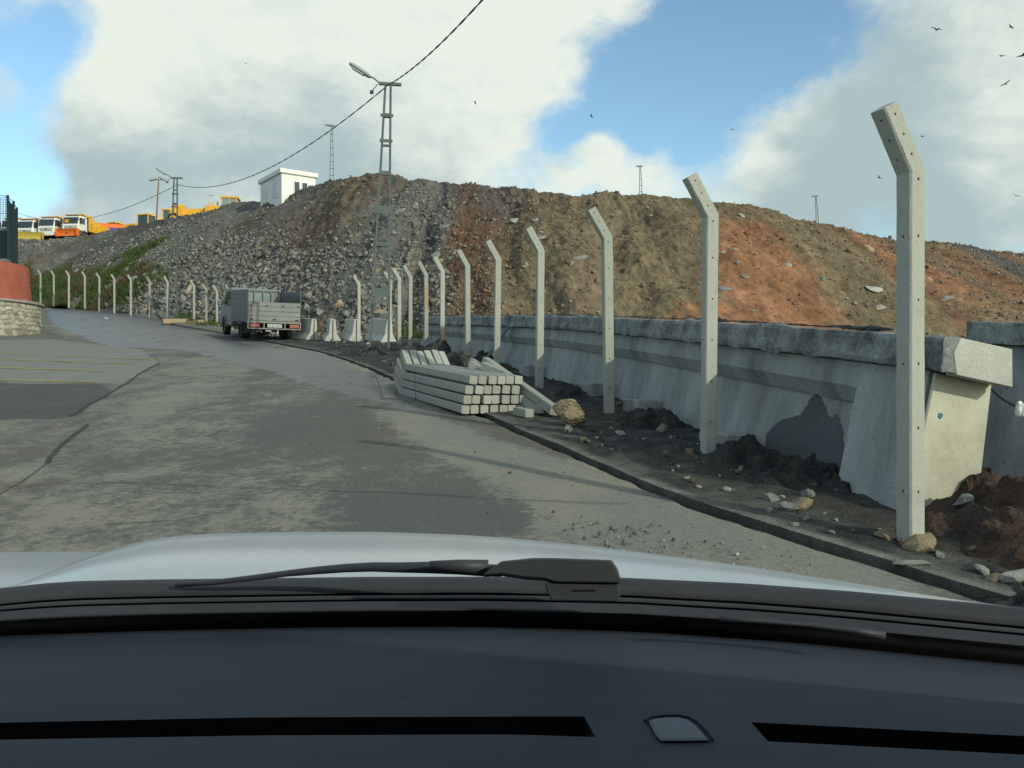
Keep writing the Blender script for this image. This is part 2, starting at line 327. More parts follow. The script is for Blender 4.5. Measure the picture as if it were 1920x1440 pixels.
# road sheet: mud film, wet strips and old asphalt are zones of its own surface; one shadow band is painted in
def inside(poly, X, Y):
    c = np.zeros(X.shape, bool); n = len(poly)
    for i in range(n):
        x0, y0 = poly[i]; x1, y1 = poly[(i+1) % n]
        if y0 == y1: continue
        k = (y0 > Y) != (y1 > Y); c ^= k & (X < (x1-x0)*(Y-y0)/(y1-y0)+x0)
    return c
def px_poly(pts): return [(p.x, p.y) for p in (hit(*q) for q in pts)]
def road_material():
    m = bpy.data.materials.new('worn_asphalt'); m.use_nodes = True; nt = m.node_tree; N = nt.nodes; L = nt.links; P = N['Principled BSDF']
    tc = N.new('ShaderNodeTexCoord')
    def noise(sc, det=6, ro=.6, stretch=(1, 1, 1), dist=0):
        mp = N.new('ShaderNodeMapping'); mp.inputs['Scale'].default_value = stretch; mp.inputs['Rotation'].default_value = (0, 0, R(22)); L.new(tc.outputs['Object'], mp.inputs[0])
        n = N.new('ShaderNodeTexNoise'); n.inputs['Scale'].default_value = sc; n.inputs['Detail'].default_value = det; n.inputs['Roughness'].default_value = ro; n.inputs['Distortion'].default_value = dist
        L.new(mp.outputs[0], n.inputs['Vector']); return n.outputs['Fac']
    def mth(op, a, b=None, c=None, clamp=False):
        n = N.new('ShaderNodeMath'); n.operation = op; n.use_clamp = clamp
        for i, v in enumerate((a, b, c)):
            if v is None: continue
            if isinstance(v, (int, float)): n.inputs[i].default_value = v
            else: L.new(v, n.inputs[i])
        return n.outputs[0]
    def step(v, a, b):
        r = N.new('ShaderNodeMapRange'); r.interpolation_type = 'SMOOTHSTEP'; r.inputs['From Min'].default_value = a; r.inputs['From Max'].default_value = b; L.new(v, r.inputs['Value']); return r.outputs[0]
    def mix(f, a, b):
        x = N.new('ShaderNodeMix'); x.data_type = 'RGBA'
        if isinstance(f, float): x.inputs['Factor'].default_value = f
        else: L.new(f, x.inputs['Factor'])
        for i, v in ((6, a), (7, b)):
            if isinstance(v, tuple): x.inputs[i].default_value = (*v, 1)
            else: L.new(v, x.inputs[i])
        return x.outputs[2]
    def attr(n_):
        a = N.new('ShaderNodeAttribute'); a.attribute_name = n_; return a.outputs['Fac']
    patch = noise(1.5, 12, .72, (1, .8, 1), .6); fine = noise(14, 8, .7); grit = noise(160, 3, .6); broad = noise(.32, 4, .5)
    blot = noise(3.6, 9, .7, (1, .7, 1), .8)
    mud = mth('ADD', attr('mud'), mth('MULTIPLY_ADD', patch, 1.2, -.6))
    track = noise(1.6, 6, .6, (1, .10, 1), .2); mud = mth('ADD', mud, mth('MULTIPLY_ADD', track, .9, -.45)); mud = mth('ADD', mud, mth('MULTIPLY_ADD', fine, 1.3, -.65)); mud = mth('ADD', mud, mth('MULTIPLY_ADD', blot, .9, -.45))
    f = step(mud, .30, .75)
    asph = mix(step(broad, .35, .65), (.092, .096, .088), (.112, .103, .084))
    film = mix(step(noise(.9, 6, .6), .35, .65), (.185, .188, .16), (.235, .215, .16))
    c = mix(f, asph, film)
    con = mth('ADD', attr('slab'), mth('MULTIPLY_ADD', patch, .35, -.175))
    c = mix(mth('MULTIPLY', step(con, .4, .62), .75), c, (.215, .215, .185))
    c = mix(mth('MULTIPLY', step(mth('ADD', attr('dark'), mth('MULTIPLY_ADD', blot, .5, -.25)), .35, .65), .8), c, (.062, .060, .057))
    wet = step(mth('ADD', attr('wet'), mth('ADD', mth('MULTIPLY_ADD', patch, 2.0, -1.0), mth('MULTIPLY_ADD', blot, 1.3, -.65))), .25, .8)
    c = mix(mth('MULTIPLY', wet, .7), c, (.070, .077, .086))
    v = N.new('ShaderNodeMapRange'); v.inputs['From Min'].default_value = .3; v.inputs['From Max'].default_value = .7; v.inputs['To Min'].default_value = .62; v.inputs['To Max'].default_value = 1.42; L.new(mth('MULTIPLY_ADD', noise(42, 5, .7), .6, mth('MULTIPLY', grit, .4)), v.inputs['Value'])
    mm = N.new('ShaderNodeMix'); mm.data_type = 'RGBA'; mm.blend_type = 'MULTIPLY'; mm.inputs['Factor'].default_value = 1; L.new(c, mm.inputs[6]); L.new(v.outputs[0], mm.inputs[7])
    L.new(mm.outputs[2], P.inputs['Base Color'])
    L.new(mth('MULTIPLY_ADD', wet, -.58, .92), P.inputs['Roughness']); P.inputs['Specular IOR Level'].default_value = .35
    b = N.new('ShaderNodeBump'); b.inputs['Distance'].default_value = .012; L.new(mth('ADD', mth('MULTIPLY', fine, .6), mth('MULTIPLY', grit, .4)), b.inputs['Height'])
    L.new(mth('MULTIPLY_ADD', wet, -.7, .8), b.inputs['Strength']); L.new(b.outputs[0], P.inputs['Normal'])
    return m
def road():
    ys = [-6.0]
    while ys[-1] < 81: ys.append(ys[-1]+max(.07, .0085*abs(ys[-1])))
    os_ = [0.0]
    while os_[-1] < 70: os_.append(os_[-1]+.07+.012*os_[-1])
    ys = np.array(ys); os_ = np.array(os_)
    Y, O = np.meshgrid(ys, os_, indexing='ij')
    edge = .055+.09*fbm(Y*1.3, Y*0, 3, 4)+.06*(vnoise(Y*3.1, Y*0, 8)-.5)+.03*(vnoise(Y*9, Y*0, 9)-.5)
    X = kx(Y)-edge*np.exp(-O/.3)-O
    Z = g(Y)+.008*fbm(X*.8, Y*.8, 5)
    mud = .44+0*X; wet = 0*X; slab = 0*X; dark = 0*X
    def put(arr, pts, val, add=True):
        m = inside(px_poly(pts), X, Y); arr[m] = arr[m]+val if add else val
    put(mud, [(690,772),(790,765),(900,818),(1130,868),(1250,935),(1640,1064),(1760,1118),(1500,1085),(1100,1010),(1000,950),(880,880),(790,825)], .5)
    put(mud, [(900,790),(960,805),(1250,930),(1200,930),(1050,870),(930,825)], -.4)  # less mud film here paints the dark band of post shadows
    put(mud, [(540,650),(640,655),(700,690),(690,700),(600,690),(520,672)], .6)
    put(mud, [(0,880),(450,880),(620,960),(560,1010),(0,1060)], .16)
    put(mud, [(300,670),(480,672),(420,760),(330,830),(180,860),(220,770)], .16)
    put(mud, [(560,780),(700,790),(860,890),(980,1010),(700,1010),(560,900)], -.14)
    put(mud, [(440,760),(620,740),(760,800),(720,860),(480,850)], -.12)
    put(mud, [(110,600),(150,605),(160,630),(110,626)], .5)
    put(slab, [(-900,640),(100,636),(270,655),(300,680),(235,722),(190,719),(-900,700)], .75)
    put(slab, [(-900,795),(120,795),(90,850),(20,900),(-900,930)], .22)
    put(dark, [(-900,712),(190,720),(215,735),(130,785),(-300,792),(-900,792)], .9)
    put(wet, [(70,575),(320,612),(500,650),(610,665),(720,712),(760,760),(640,742),(480,690),(330,655),(200,650),(90,600)], .85)
    put(wet, [(700,745),(760,755),(880,788),(860,800),(760,770)], .6)
    put(wet, [(400,640),(480,645),(560,700),(420,690)], .2)
    def blur(a, n=2):
        for _ in range(n):
            p = np.pad(a, 1, mode='edge'); a = (p[:-2, 1:-1]+p[2:, 1:-1]+p[1:-1, :-2]+p[1:-1, 2:]+2*p[1:-1, 1:-1])/6
        return a
    mud, wet, slab, dark = blur(mud, 6), blur(wet, 6), blur(slab, 2), blur(dark, 2)
    # broken edge: a skirt that drops into the gap beside the verge
    V = np.stack([X, Y, Z], -1); sk = V[:, 0].copy(); sk[:, 2] -= .22; sk[:, 0] -= .02
    V = np.concatenate([sk[:, None], V], 1); ext = lambda a: np.concatenate([a[:, :1], a], 1).ravel()
    me = np_mesh('road', V.reshape(-1, 3), grid_faces(V.shape[0], V.shape[1])[:, ::-1], [road_material()], True,
                 attrs=dict(mud=ext(mud), wet=ext(wet), slab=ext(slab), dark=ext(dark)))
    tag(link('road', me), kind='structure')
road()

def strip(name, pts, w, m, lift=.004):
    """a narrow sheet lying on the road along a ground polyline"""
    P_ = [Vector((p[0], p[1])) for p in pts]; V = []; n = 0
    for i in range(len(P_)-1):
        a, b = P_[i], P_[i+1]; k = max(2, int((b-a).length/.15))
        for j in range(k+(i == len(P_)-2)):
            p = a+(b-a)*(j/k); d = (b-a).normalized(); nrm = Vector((-d.y, d.x))
            ww = w*(.75+.6*float(vnoise(n*.6, 0, 4))); of = nrm*(float(vnoise(n*.35, 2, 9))-.5)*w*.8
            for s_ in (-1, 1):
                q = p+nrm*ww*s_/2+of; V.append((q.x, q.y, float(g(q.y))+lift+.005))
            n += 1
    o = link(name, np_mesh(name, V, grid_faces(n, 2), [m], True)); return tag(o, kind='structure')
for pts in ([(300,681),(262,700),(235,721),(180,752),(130,781)], [(165,797),(130,822),(92,858),(88,868)]):
    strip('crack_strip', px_poly(pts), .042, M['tar'])  # dark strips laid on the road in place of open cracks
for pts in ([(10, 914), (210, 906), (480, 917), (760, 926), (960, 938), (1180, 947)], [(92, 868), (40, 905), (-60, 960)], [(195, 985), (330, 978), (420, 962)], [(0, 795), (130, 792), (250, 796)]):
    strip('road_joint', px_poly(pts), .009, M['tar'])
for a, b in (((-160,709),(172,717.5)), ((-160,685),(196,696.5)), ((-160,669),(250,683)), ((-160,657),(290,675))):
    strip('parking_line', px_poly([a, b]), .085, M['yellow_line'])

# verge between road and wall / hill: raised a little, with a broken concrete edge
def verge():
    st = np.concatenate([np.linspace(-5, 14, 420), np.linspace(14.06, 40, 300), np.linspace(40.2, 80, 160)])
    X0 = kx(st); dX = np.gradient(X0, st); nx = 1/np.sqrt(1+dX**2); ny = -dX*nx
    W = np.interp(st, [-5, 4, 8, 14, 22, 27, 33, 46, 60, 80], [3.0, 1.9, 2.2, 3.0, 4.4, 7.5, 11, 9, 10, 12])
    u = np.concatenate([[0, .0], np.linspace(.0, 1, 60)**1.35])
    ed = .035+.04*fbm(st*1.5, st*0, 21, 4)+.045*(vnoise(st*2.9, st*0, 22)-.5)
    lift = np.interp(st, [-5, 4, 7, 10, 14, 30, 60], [.030, .030, .035, .03, .02, .04, .15])
    XX = X0[:, None]+nx[:, None]*(ed[:, None]*np.exp(-u[None]*W[:, None]/.4)+u[None]*W[:, None]); YY = st[:, None]+ny[:, None]*(ed[:, None]*np.exp(-u[None]*W[:, None]/.4)+u[None]*W[:, None])
    dist = u[None]*W[:, None]
    ZZ = g(YY)+lift[:, None]+.05*fbm(XX*1.6, YY*1.6, 31, 5)*sstep(.12, .5, dist)+.16*np.maximum(0, fbm(XX*.7, YY*.7, 33, 5))*sstep(.3, 1.2, dist)
    ZZ = ZZ+.04*(vnoise(XX*9, YY*9, 41)-.5)*sstep(.25, .7, dist)
    ZZ[:, 0] -= .24; XX[:, 0] += .015
    n1 = fbm(XX*1.2, YY*1.2, 51, 5); n2 = fbm(XX*5, YY*5, 55, 4)
    dk = np.array([.042, .044, .043]); br = np.array([.058, .055, .047]); cn = np.array([.20, .195, .165]); gr = np.array([.115, .115, .10])
    t = sstep(-.06, .12, n1)[..., None]
    C = dk*(1-t)+br*t*.9+dk*t*.1
    t2 = (sstep(.02, .2, n2)*.5)[..., None]; C = C*(1-t2)+gr*t2
    e = (sstep(.16, .03, dist+.10*n2)*(.65+.35*sstep(9, 6, YY)))[..., None]; C = C*(1-e)+cn*e
    pav = (sstep(.02, .10, n1+.25*n2)*sstep(.75, .2, dist))[..., None]*.5; C = C*(1-pav)+gr*1.2*pav
    C[:, 0] = dk*.3; C[:, 1] = C[:, 2]*.5  # kerb face: damp, with its shade darkened into the colour
    pv = (sstep(34, 38, YY)*sstep(1.5, 1.1, dist+.5*n2))[..., None]*.75; C = C*(1-pv)+np.array([.205, .195, .16])*pv
    far = (sstep(38, 46, YY)*sstep(1.3, 2.0, dist)*.7)[..., None]; C = C*(1-far)+np.array([.07, .07, .045])*far
    V = np.stack([XX, YY, ZZ], -1)
    m = mat('verge_soil', (0, 0, 0), .95, .35, 6, 60, .03, 30, .15, attr=True)
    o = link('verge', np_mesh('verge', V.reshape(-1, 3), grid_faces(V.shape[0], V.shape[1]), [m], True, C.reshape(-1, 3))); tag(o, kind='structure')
verge()
def vz(x, y):
    """height of the verge surface"""
    X0 = float(kx(y)); d = max(0, (x-X0)*.92); lift = float(np.interp(y, [-5, 4, 7, 10, 14, 30, 60], [.030, .030, .035, .03, .02, .04, .15]))
    return float(g(y))+(lift if x > X0-.05 else 0)

# ------------------------------------------------------------------ spoil heap
HC = np.array([  # picture column of the crest, its row and distance; picture column and distance of the foot; height of the foot (0: on the ground)
 (-500,470,150,-900,105,0),(-150,462,122,-420,84,0),(30,453,113,-200,78,0),(110,446,109,-130,75,0),(180,439,104,-60,72,0),(235,426,98,-10,70,0),(300,410,90,50,69,0),(340,405,84,80,67,0),(400,393,76,110,66,0),(455,380,70,150,64,0),
 (500,373,66,180,62,0),(540,362,62.5,220,60,0),(590,345,59,270,57,0),(625,336,56,340,52,0),(650,335,54,400,48,0),(680,331,52.5,470,43,0),(712,322,51,540,39.5,0),(740,327,50.5,590,38,0),(770,337,50,650,36.5,0),(850,341,49,770,34,2.95),
 (935,346,48,900,32,2.8),(1000,350,47,1000,31.3,2.65),(1040,361,46.5,1075,31,2.6),(1080,364,46.2,1135,31,2.5),(1140,358,46,1230,31,2.4),(1180,364,45.5,1310,31.4,2.3),(1240,366,45,1430,32,2.2),(1300,372,44.5,1530,32.8,2.2),(1345,380,44.2,1600,33.5,2.1),(1400,382,44,1680,34,2.0),
 (1440,392,44.3,1750,34.5,2.0),(1500,412,45,1850,35,2.0),(1560,428,46,1970,36,2.0),(1600,434,47,2050,37,2.0),(1660,447,48.5,2160,38.2,2.0),(1690,456,49.5,2220,39,2.0),(1740,457,51,2300,40,2.0),(1790,457,52.5,2400,41,2.0),(1830,466,54,2480,42,2.0),(1860,471,55,2540,43,2.0),(1920,474,57,2650,44.5,2.0),(2100,482,62,2900,49,2.0),(2600,500,75,3600,60,2.0)])
NT, NS = 1150, 230
_w = np.concatenate([[0], np.cumsum(np.hypot(np.diff(HC[:, 0]), .0001)*np.where((HC[1:, 0] < 0) | (HC[1:, 0] > 2000), .25, 1))])
_tt = np.interp(np.linspace(0, _w[-1], NT), _w, HC[:, 0])
def hcol(k):
    v = np.interp(_tt, HC[:, 0], HC[:, k]); return np.convolve(np.pad(v, 6, mode='edge'), np.hanning(15)[1:-1]/np.hanning(15).sum(), 'valid')
def heap():
    cx, cy, cd = _tt, hcol(1), hcol(2); fx, fd, fz = hcol(3), hcol(4), hcol(5)
    cr = np.stack([(cx-960)/F*cd, cd, EYE+(720-cy)/F*cd], -1)
    zf = np.where(fz < 1.9, g(fd)+.15, fz)
    ft = np.stack([(fx-960)/F*fd, fd, zf], -1)
    s = np.linspace(0, 1, NS)
    P_ = cr[:, None]*(1-s[None, :, None])+ft[:, None]*s[None, :, None]
    prof = -.35*np.exp(-(s/.05)**2)+.35*np.exp(-(0)/1)*np.exp(-(s/.05)**2)+ .5*np.sin(s*np.pi)*.6-.9*np.exp(-((1-s)/.12)**2)*.35
    P_[..., 2] += prof[None]
    du = np.gradient(P_, axis=0); dv = np.gradient(P_, axis=1); Nn = np.cross(dv, du); Nn /= np.linalg.norm(Nn, axis=-1, keepdims=True)+1e-9
    Nn = np.where(Nn[..., 2:3] < 0, -Nn, Nn)
    arc = np.concatenate([[0], np.cumsum(np.linalg.norm(np.diff((cr+ft)/2, axis=0), axis=1))])
    ln = np.linalg.norm(ft-cr, axis=1)
    A = arc[:, None]+0*s[None]; B = ln[:, None]*s[None]
    amp = sstep(0, .08, s)[None]*.75+.25
    soft = np.interp(_tt, [0, 300, 950, 1000, 1180, 1230, 1380, 1420, 1800], [1, 1, 1, 1.25, 1.25, .6, .6, .8, .85])[:, None]
    h = 1.1*fbm(A*.12, B*.10, 61, 3)*amp+.95*fbm(A*.45, B*.13, 64, 4)*amp*soft-.5*np.maximum(0, .16-np.abs(fbm(A*.28, B*.06, 77, 3)))*amp*soft*2+.34*fbm(A*1.1, B*.55, 68, 5)*soft+.12*(vnoise(A*3.4, B*2.6, 72)-.5)*soft+.10*(vnoise(A*8, B*7, 73)-.5)*(.5+.5*soft)
    P_ = P_+Nn*(h*np.interp(_tt, [-200, 200, 500], [1.5, 1.3, 1])[:, None])[..., None]
    # what was tipped where: bands that follow the fall lines
    px = cx[:, None]+26*fbm(A*.35, B*.22, 81, 4)*2+10*(vnoise(A*1.8, B*1.5, 83)-.5); sv = s[None]+.10*fbm(A*.4, B*.4, 85, 3)*2
    gry = np.array([.132, .127, .114]); dgr = np.array([.086, .083, .077]); brn = np.array([.142, .107, .070]); olv = np.array([.162, .127, .079]); red = np.array([.268, .136, .074]); rbr = np.array([.150, .085, .052]); tan_ = np.array([.178, .132, .080])
    stops = [(-500, dgr), (60, dgr), (130, gry), (170, brn*.8), (215, gry), (260, dgr), (330, dgr), (390, dgr), (430, gry), (520, gry), (560, brn*.85), (600, gry*.9), (660, brn), (700, brn*.95), (730, gry*.9), (800, gry), (845, dgr*1.1), (885, rbr*.85), (925, rbr*.95), (960, brn*1.05), (1010, olv*.9), (1090, brn*1.15), (1130, olv), (1185, olv*1.05), (1250, olv), (1330, brn*1.1), (1392, tan_*1.0), (1450, olv*1.0), (1520, tan_), (1545, rbr), (1575, red), (1615, rbr*1.1), (1650, brn), (1690, red*.85), (1715, tan_*.9), (1760, dgr), (1805, dgr*1.1), (1835, red*.8), (1860, rbr), (1890, dgr*1.2), (1920, dgr), (2600, brn)]
    sx = [a for a, _ in stops]; C = np.stack([np.interp(px, sx, [c[i] for _, c in stops]) for i in range(3)], -1)
    def blend(mask, col):
        nonlocal C
        C = C*(1-mask[..., None])+col*mask[..., None]
    lft = 1352-185*np.clip(sv, 0, 1)**.9; rgt = 1392-14*sv; ragged = 14*fbm(A*1.3, B*1.3, 88, 4)*2
    ragged = ragged+22*fbm(A*2.5, B*1.2, 87, 4)*2; redm = sstep(-24, 18, px+ragged-lft)*sstep(22, -20, px+ragged*.8-rgt)*sstep(.08, .24, sv)
    blend(redm, red*(1.0+.35*fbm(A*.8, B*.6, 89, 4)[..., None]))
    blend(sstep(1540, 1560, px)*sstep(1640, 1600, px)*sstep(.5, .75, sv)*.8, olv)
    blend(sstep(640, 670, px)*sstep(780, 740, px)*sstep(.3, .12, sv)*.7, brn*.85)
    blend(sstep(870, 900, px)*sstep(1000, 960, px)*sstep(.35, .15, sv)*.7, dgr*1.1)
    blend(sstep(.92, .99, sv)*sstep(560, 640, px)*sstep(900, 840, px)*.8, np.array([.20, .15, .08]))
    grn = np.maximum(sstep(-.10, .06, fbm(A*.3, B*.35, 91, 4))*sstep(370, 400, px)*sstep(480, 450, px)*sstep(.36, .48, sv), sstep(-.02, .10, fbm(A*.4, B*.45, 95, 4))*sstep(.66, .84, sv)*sstep(590, 470, px)*sstep(60, 140, px))
    blend(grn*.75, np.array([.052, .070, .026]))
    C = C*(1+.5*fbm(A*.9, B*.5, 97, 4)[..., None])*(1+.35*(vnoise(A*5, B*4, 99)-.5)[..., None])
    # crest carried back as a plateau that stays under the line of sight
    back = []
    for kd, kz, kz2 in ((1.08, .985, .93), (1.30, .965, .885), (2.2, .88, .80), (5, .5, .5)):
        kk_ = kz+(kz2-kz)*sstep(170, 250, cx); q = cr.copy(); q[:, :2] *= kd; q[:, 2] = EYE+(cr[:, 2]-EYE)*kd*kk_; back.append(q)
    back = np.stack(back[::-1], 1); P2 = np.concatenate([back, P_], 1)
    C2 = np.concatenate([np.repeat(C[:, 3:4], 4, 1), C], 1)
    o = link('spoil_heap', np_mesh('spoil_heap', P2.reshape(-1, 3), grid_faces(NT, NS+4), [M['hill']], True, C2.reshape(-1, 3)))
    tag(o, kind='structure')
    weed = sstep(.0, .08, fbm(A*.35, B*.4, 103, 4))*sstep(.66, .86, sv)*sstep(560, 440, px)*sstep(60, 140, px)*(1-grn)
    return P_, Nn, px, sv, grn, weed
HP, HN, HPX, HSV, HGRN, HWEED = heap()
def heap_at(ti, si):
    return Vector(HP[ti, si]), Vector(HN[ti, si])
def heap_px(x, y):
    """nearest heap vertex to a sight line"""
    q = HP; X = 960+F*q[..., 0]/q[..., 1]; Y = 720-F*(q[..., 2]-EYE)/q[..., 1]
    k = np.argmin((X-x)**2+(Y-y)**2+np.where(q[..., 1] > 150, 1e6, 0)); return np.unravel_index(k, X.shape)

# rubble
_BOX = np.array([(-1,-1,-1),(1,-1,-1),(1,1,-1),(-1,1,-1),(-1,-1,1),(1,-1,1),(1,1,1),(-1,1,1)], float)*.5
_TRI = np.array([(0,2,1),(0,3,2),(4,5,6),(4,6,7),(0,1,5),(0,5,4),(1,2,6),(1,6,5),(2,3,7),(2,7,6),(3,0,4),(3,4,7)])
def rand_rot(n, rs):
    q = rs.normal(size=(n, 4)); q /= np.linalg.norm(q, axis=1, keepdims=True); w, x, y, z = q.T
    return np.stack([np.stack([1-2*(y*y+z*z), 2*(x*y-z*w), 2*(x*z+y*w)], -1), np.stack([2*(x*y+z*w), 1-2*(x*x+z*z), 2*(y*z-x*w)], -1), np.stack([2*(x*z-y*w), 2*(y*z+x*w), 1-2*(x*x+y*y)], -1)], 1)
def rubble(name, pos, size, col, seed, flat=.6):
    rs = np.random.RandomState(seed); n = len(pos)
    V = np.repeat(_BOX[None], n, 0)*(1+.0*rs.rand(n, 1, 1)); V = V+rs.uniform(-.26, .26, V.shape)
    V[:, 4:, :2] *= rs.uniform(.45, .95, (n, 1, 1)); V *= rs.uniform(.6, 1.25, (n, 1, 3))*np.array([1, .8, flat])
    V = np.einsum('nij,nkj->nki', rand_rot(n, rs), V)*size[:, None, None]+pos[:, None]
    T = (_TRI[None]+8*np.arange(n)[:, None, None]).reshape(-1, 3)
    C = np.repeat(col[:, None]*rs.uniform(.7, 1.3, (n, 1, 1)), 8, 1)
    o = link(name, np_mesh(name, V.reshape(-1, 3), T, [M['rock']], False, C.reshape(-1, 3)))
    return tag(o, kind='stuff')
def heap_rubble():
    rs = np.random.RandomState(3)
    w = np.zeros(HPX.shape)
    S_ = HSV; X_ = HPX
    band = lambda a, b, f=25: sstep(a-f, a+f, X_)*sstep(b+f, b-f, X_)
    n1 = np.clip(.5+2.2*fbm(X_*.02, S_*4, 5, 4), 0, 1)
    w += band(420, 500, 20)*.9*n1*sstep(.05, .3, S_)+band(500, 560, 20)*.5*n1
    streak = np.clip(.5+3*fbm(X_*.045, S_*1.2, 15, 3), 0, 1)
    w += band(540, 720, 15)*2.0*sstep(.40, .72, S_+.12*(n1-.5))*(.25+.75*streak)
    w += band(545, 720)*.10*n1
    w += band(715, 850)*1.2*(.1+n1*streak*1.3)*sstep(.0, .3, S_)
    w += band(850, 960)*.7*sstep(.3, .9, S_)+band(850, 960)*.2
    w += band(960, 1200)*.10
    w += band(1180, 1400)*.16*(.3+n1)
    w += band(1390, 1560)*.16*(.5+n1)
    w += band(1560, 1760)*.32*(.4+n1)
    w += band(1760, 2300)*.25
    w += band(-100, 400)*.40*n1**3
    area = np.linalg.norm(np.cross(np.gradient(HP, axis=0), np.gradient(HP, axis=1)), axis=-1)
    X = 960+F*HP[..., 0]/HP[..., 1]
    w *= (1-.85*HGRN)*(1-.7*HWEED)
    w = w*area*((X > -60) & (X < 2000))
    cdf = np.cumsum(w.ravel()); n = 60000
    k = np.searchsorted(cdf, rs.rand(n)*cdf[-1]); k = np.clip(k, 0, w.size-1)
    P_ = HP.reshape(-1, 3)[k]+rs.uniform(-.08, .08, (n, 3))-HN.reshape(-1, 3)[k]*.025; xx = X_.ravel()[k]; ss = S_.ravel()[k]
    sz = .070*np.exp(rs.normal(0, .5, n)); sz *= np.where((xx > 480) & (xx < 860), 1+.75*sstep(.45, 1, ss), 1.0); sz *= np.where((xx > 1180) & (xx < 1390), .62, 1.0)*np.where((xx > 1390) & (xx < 1800), .85, 1)
    dist = P_[:, 1]; sz *= np.interp(dist, [40, 60, 100], [1, 1.15, 1.6])
    grey = np.array([.190, .188, .172]); brn = np.array([.19, .155, .11]); tn = np.array([.30, .26, .19])
    f = np.clip(sstep(800, 960, xx)+rs.normal(0, .2, n), 0, 1)[:, None]
    C = grey*(1-f)+brn*f; t = (xx > 1180) & (xx < 1385) & (rs.rand(n) < .7); C[t] = np.array([.21, .105, .06]); t = rs.rand(n) < .07; C[t] = tn
    rubble('rubble', P_, sz, C, 17)
heap_rubble()

ROCKS = []
def rock_mesh(i, flat=.65, ico=2, rough=.28, npl=11, dmin=.22):
    bm = bmesh.new(); bmesh.ops.create_icosphere(bm, subdivisions=ico, radius=.5)
    rs = np.random.RandomState(100+i)
    pl = [(Vector(rs.normal(size=3)).normalized(), rs.uniform(dmin, .42)) for _ in range(npl)]
    for v in bm.verts:
        for n_, d in pl:
            e = v.co.dot(n_)-d
            if e > 0: v.co -= n_*e*.92
        v.co += Vector(rs.normal(size=3))*.018*rough/.28*(.35 if ico > 3 else 1)+v.co.normalized()*(.09*(float(vnoise(v.co.x*9+i, v.co.z*9+v.co.y*7, 5))-.5) if ico > 3 else 0)
    for v in bm.verts: v.co.z *= flat
    me = bpy.data.meshes.new('rock'); bm.to_mesh(me); bm.free(); return me
for i in range(7): ROCKS.append(rock_mesh(i))
SLABS = [rock_mesh(20+i, .28) for i in range(3)]
def add_rock(name, p, size, m, label, cat='rock', group=None, me=None, rot=None, sc=(1, 1, 1)):
    src = me or random.choice(ROCKS); key = src.name+m.name
    mm = bpy.data.meshes.get('rm_'+key)
    if mm is None:
        mm = src.copy(); mm.name = 'rm_'+key; mm.materials.clear(); mm.materials.append(m)
    o = link(name, mm); o.location = p; o.scale = tuple(size*s*1.25 for s in sc)
    o.rotation_euler = rot if rot is not None else (random.uniform(-.4, .4), random.uniform(-.4, .4), random.uniform(0, 6.28))
    return tag(o, label, cat, group)
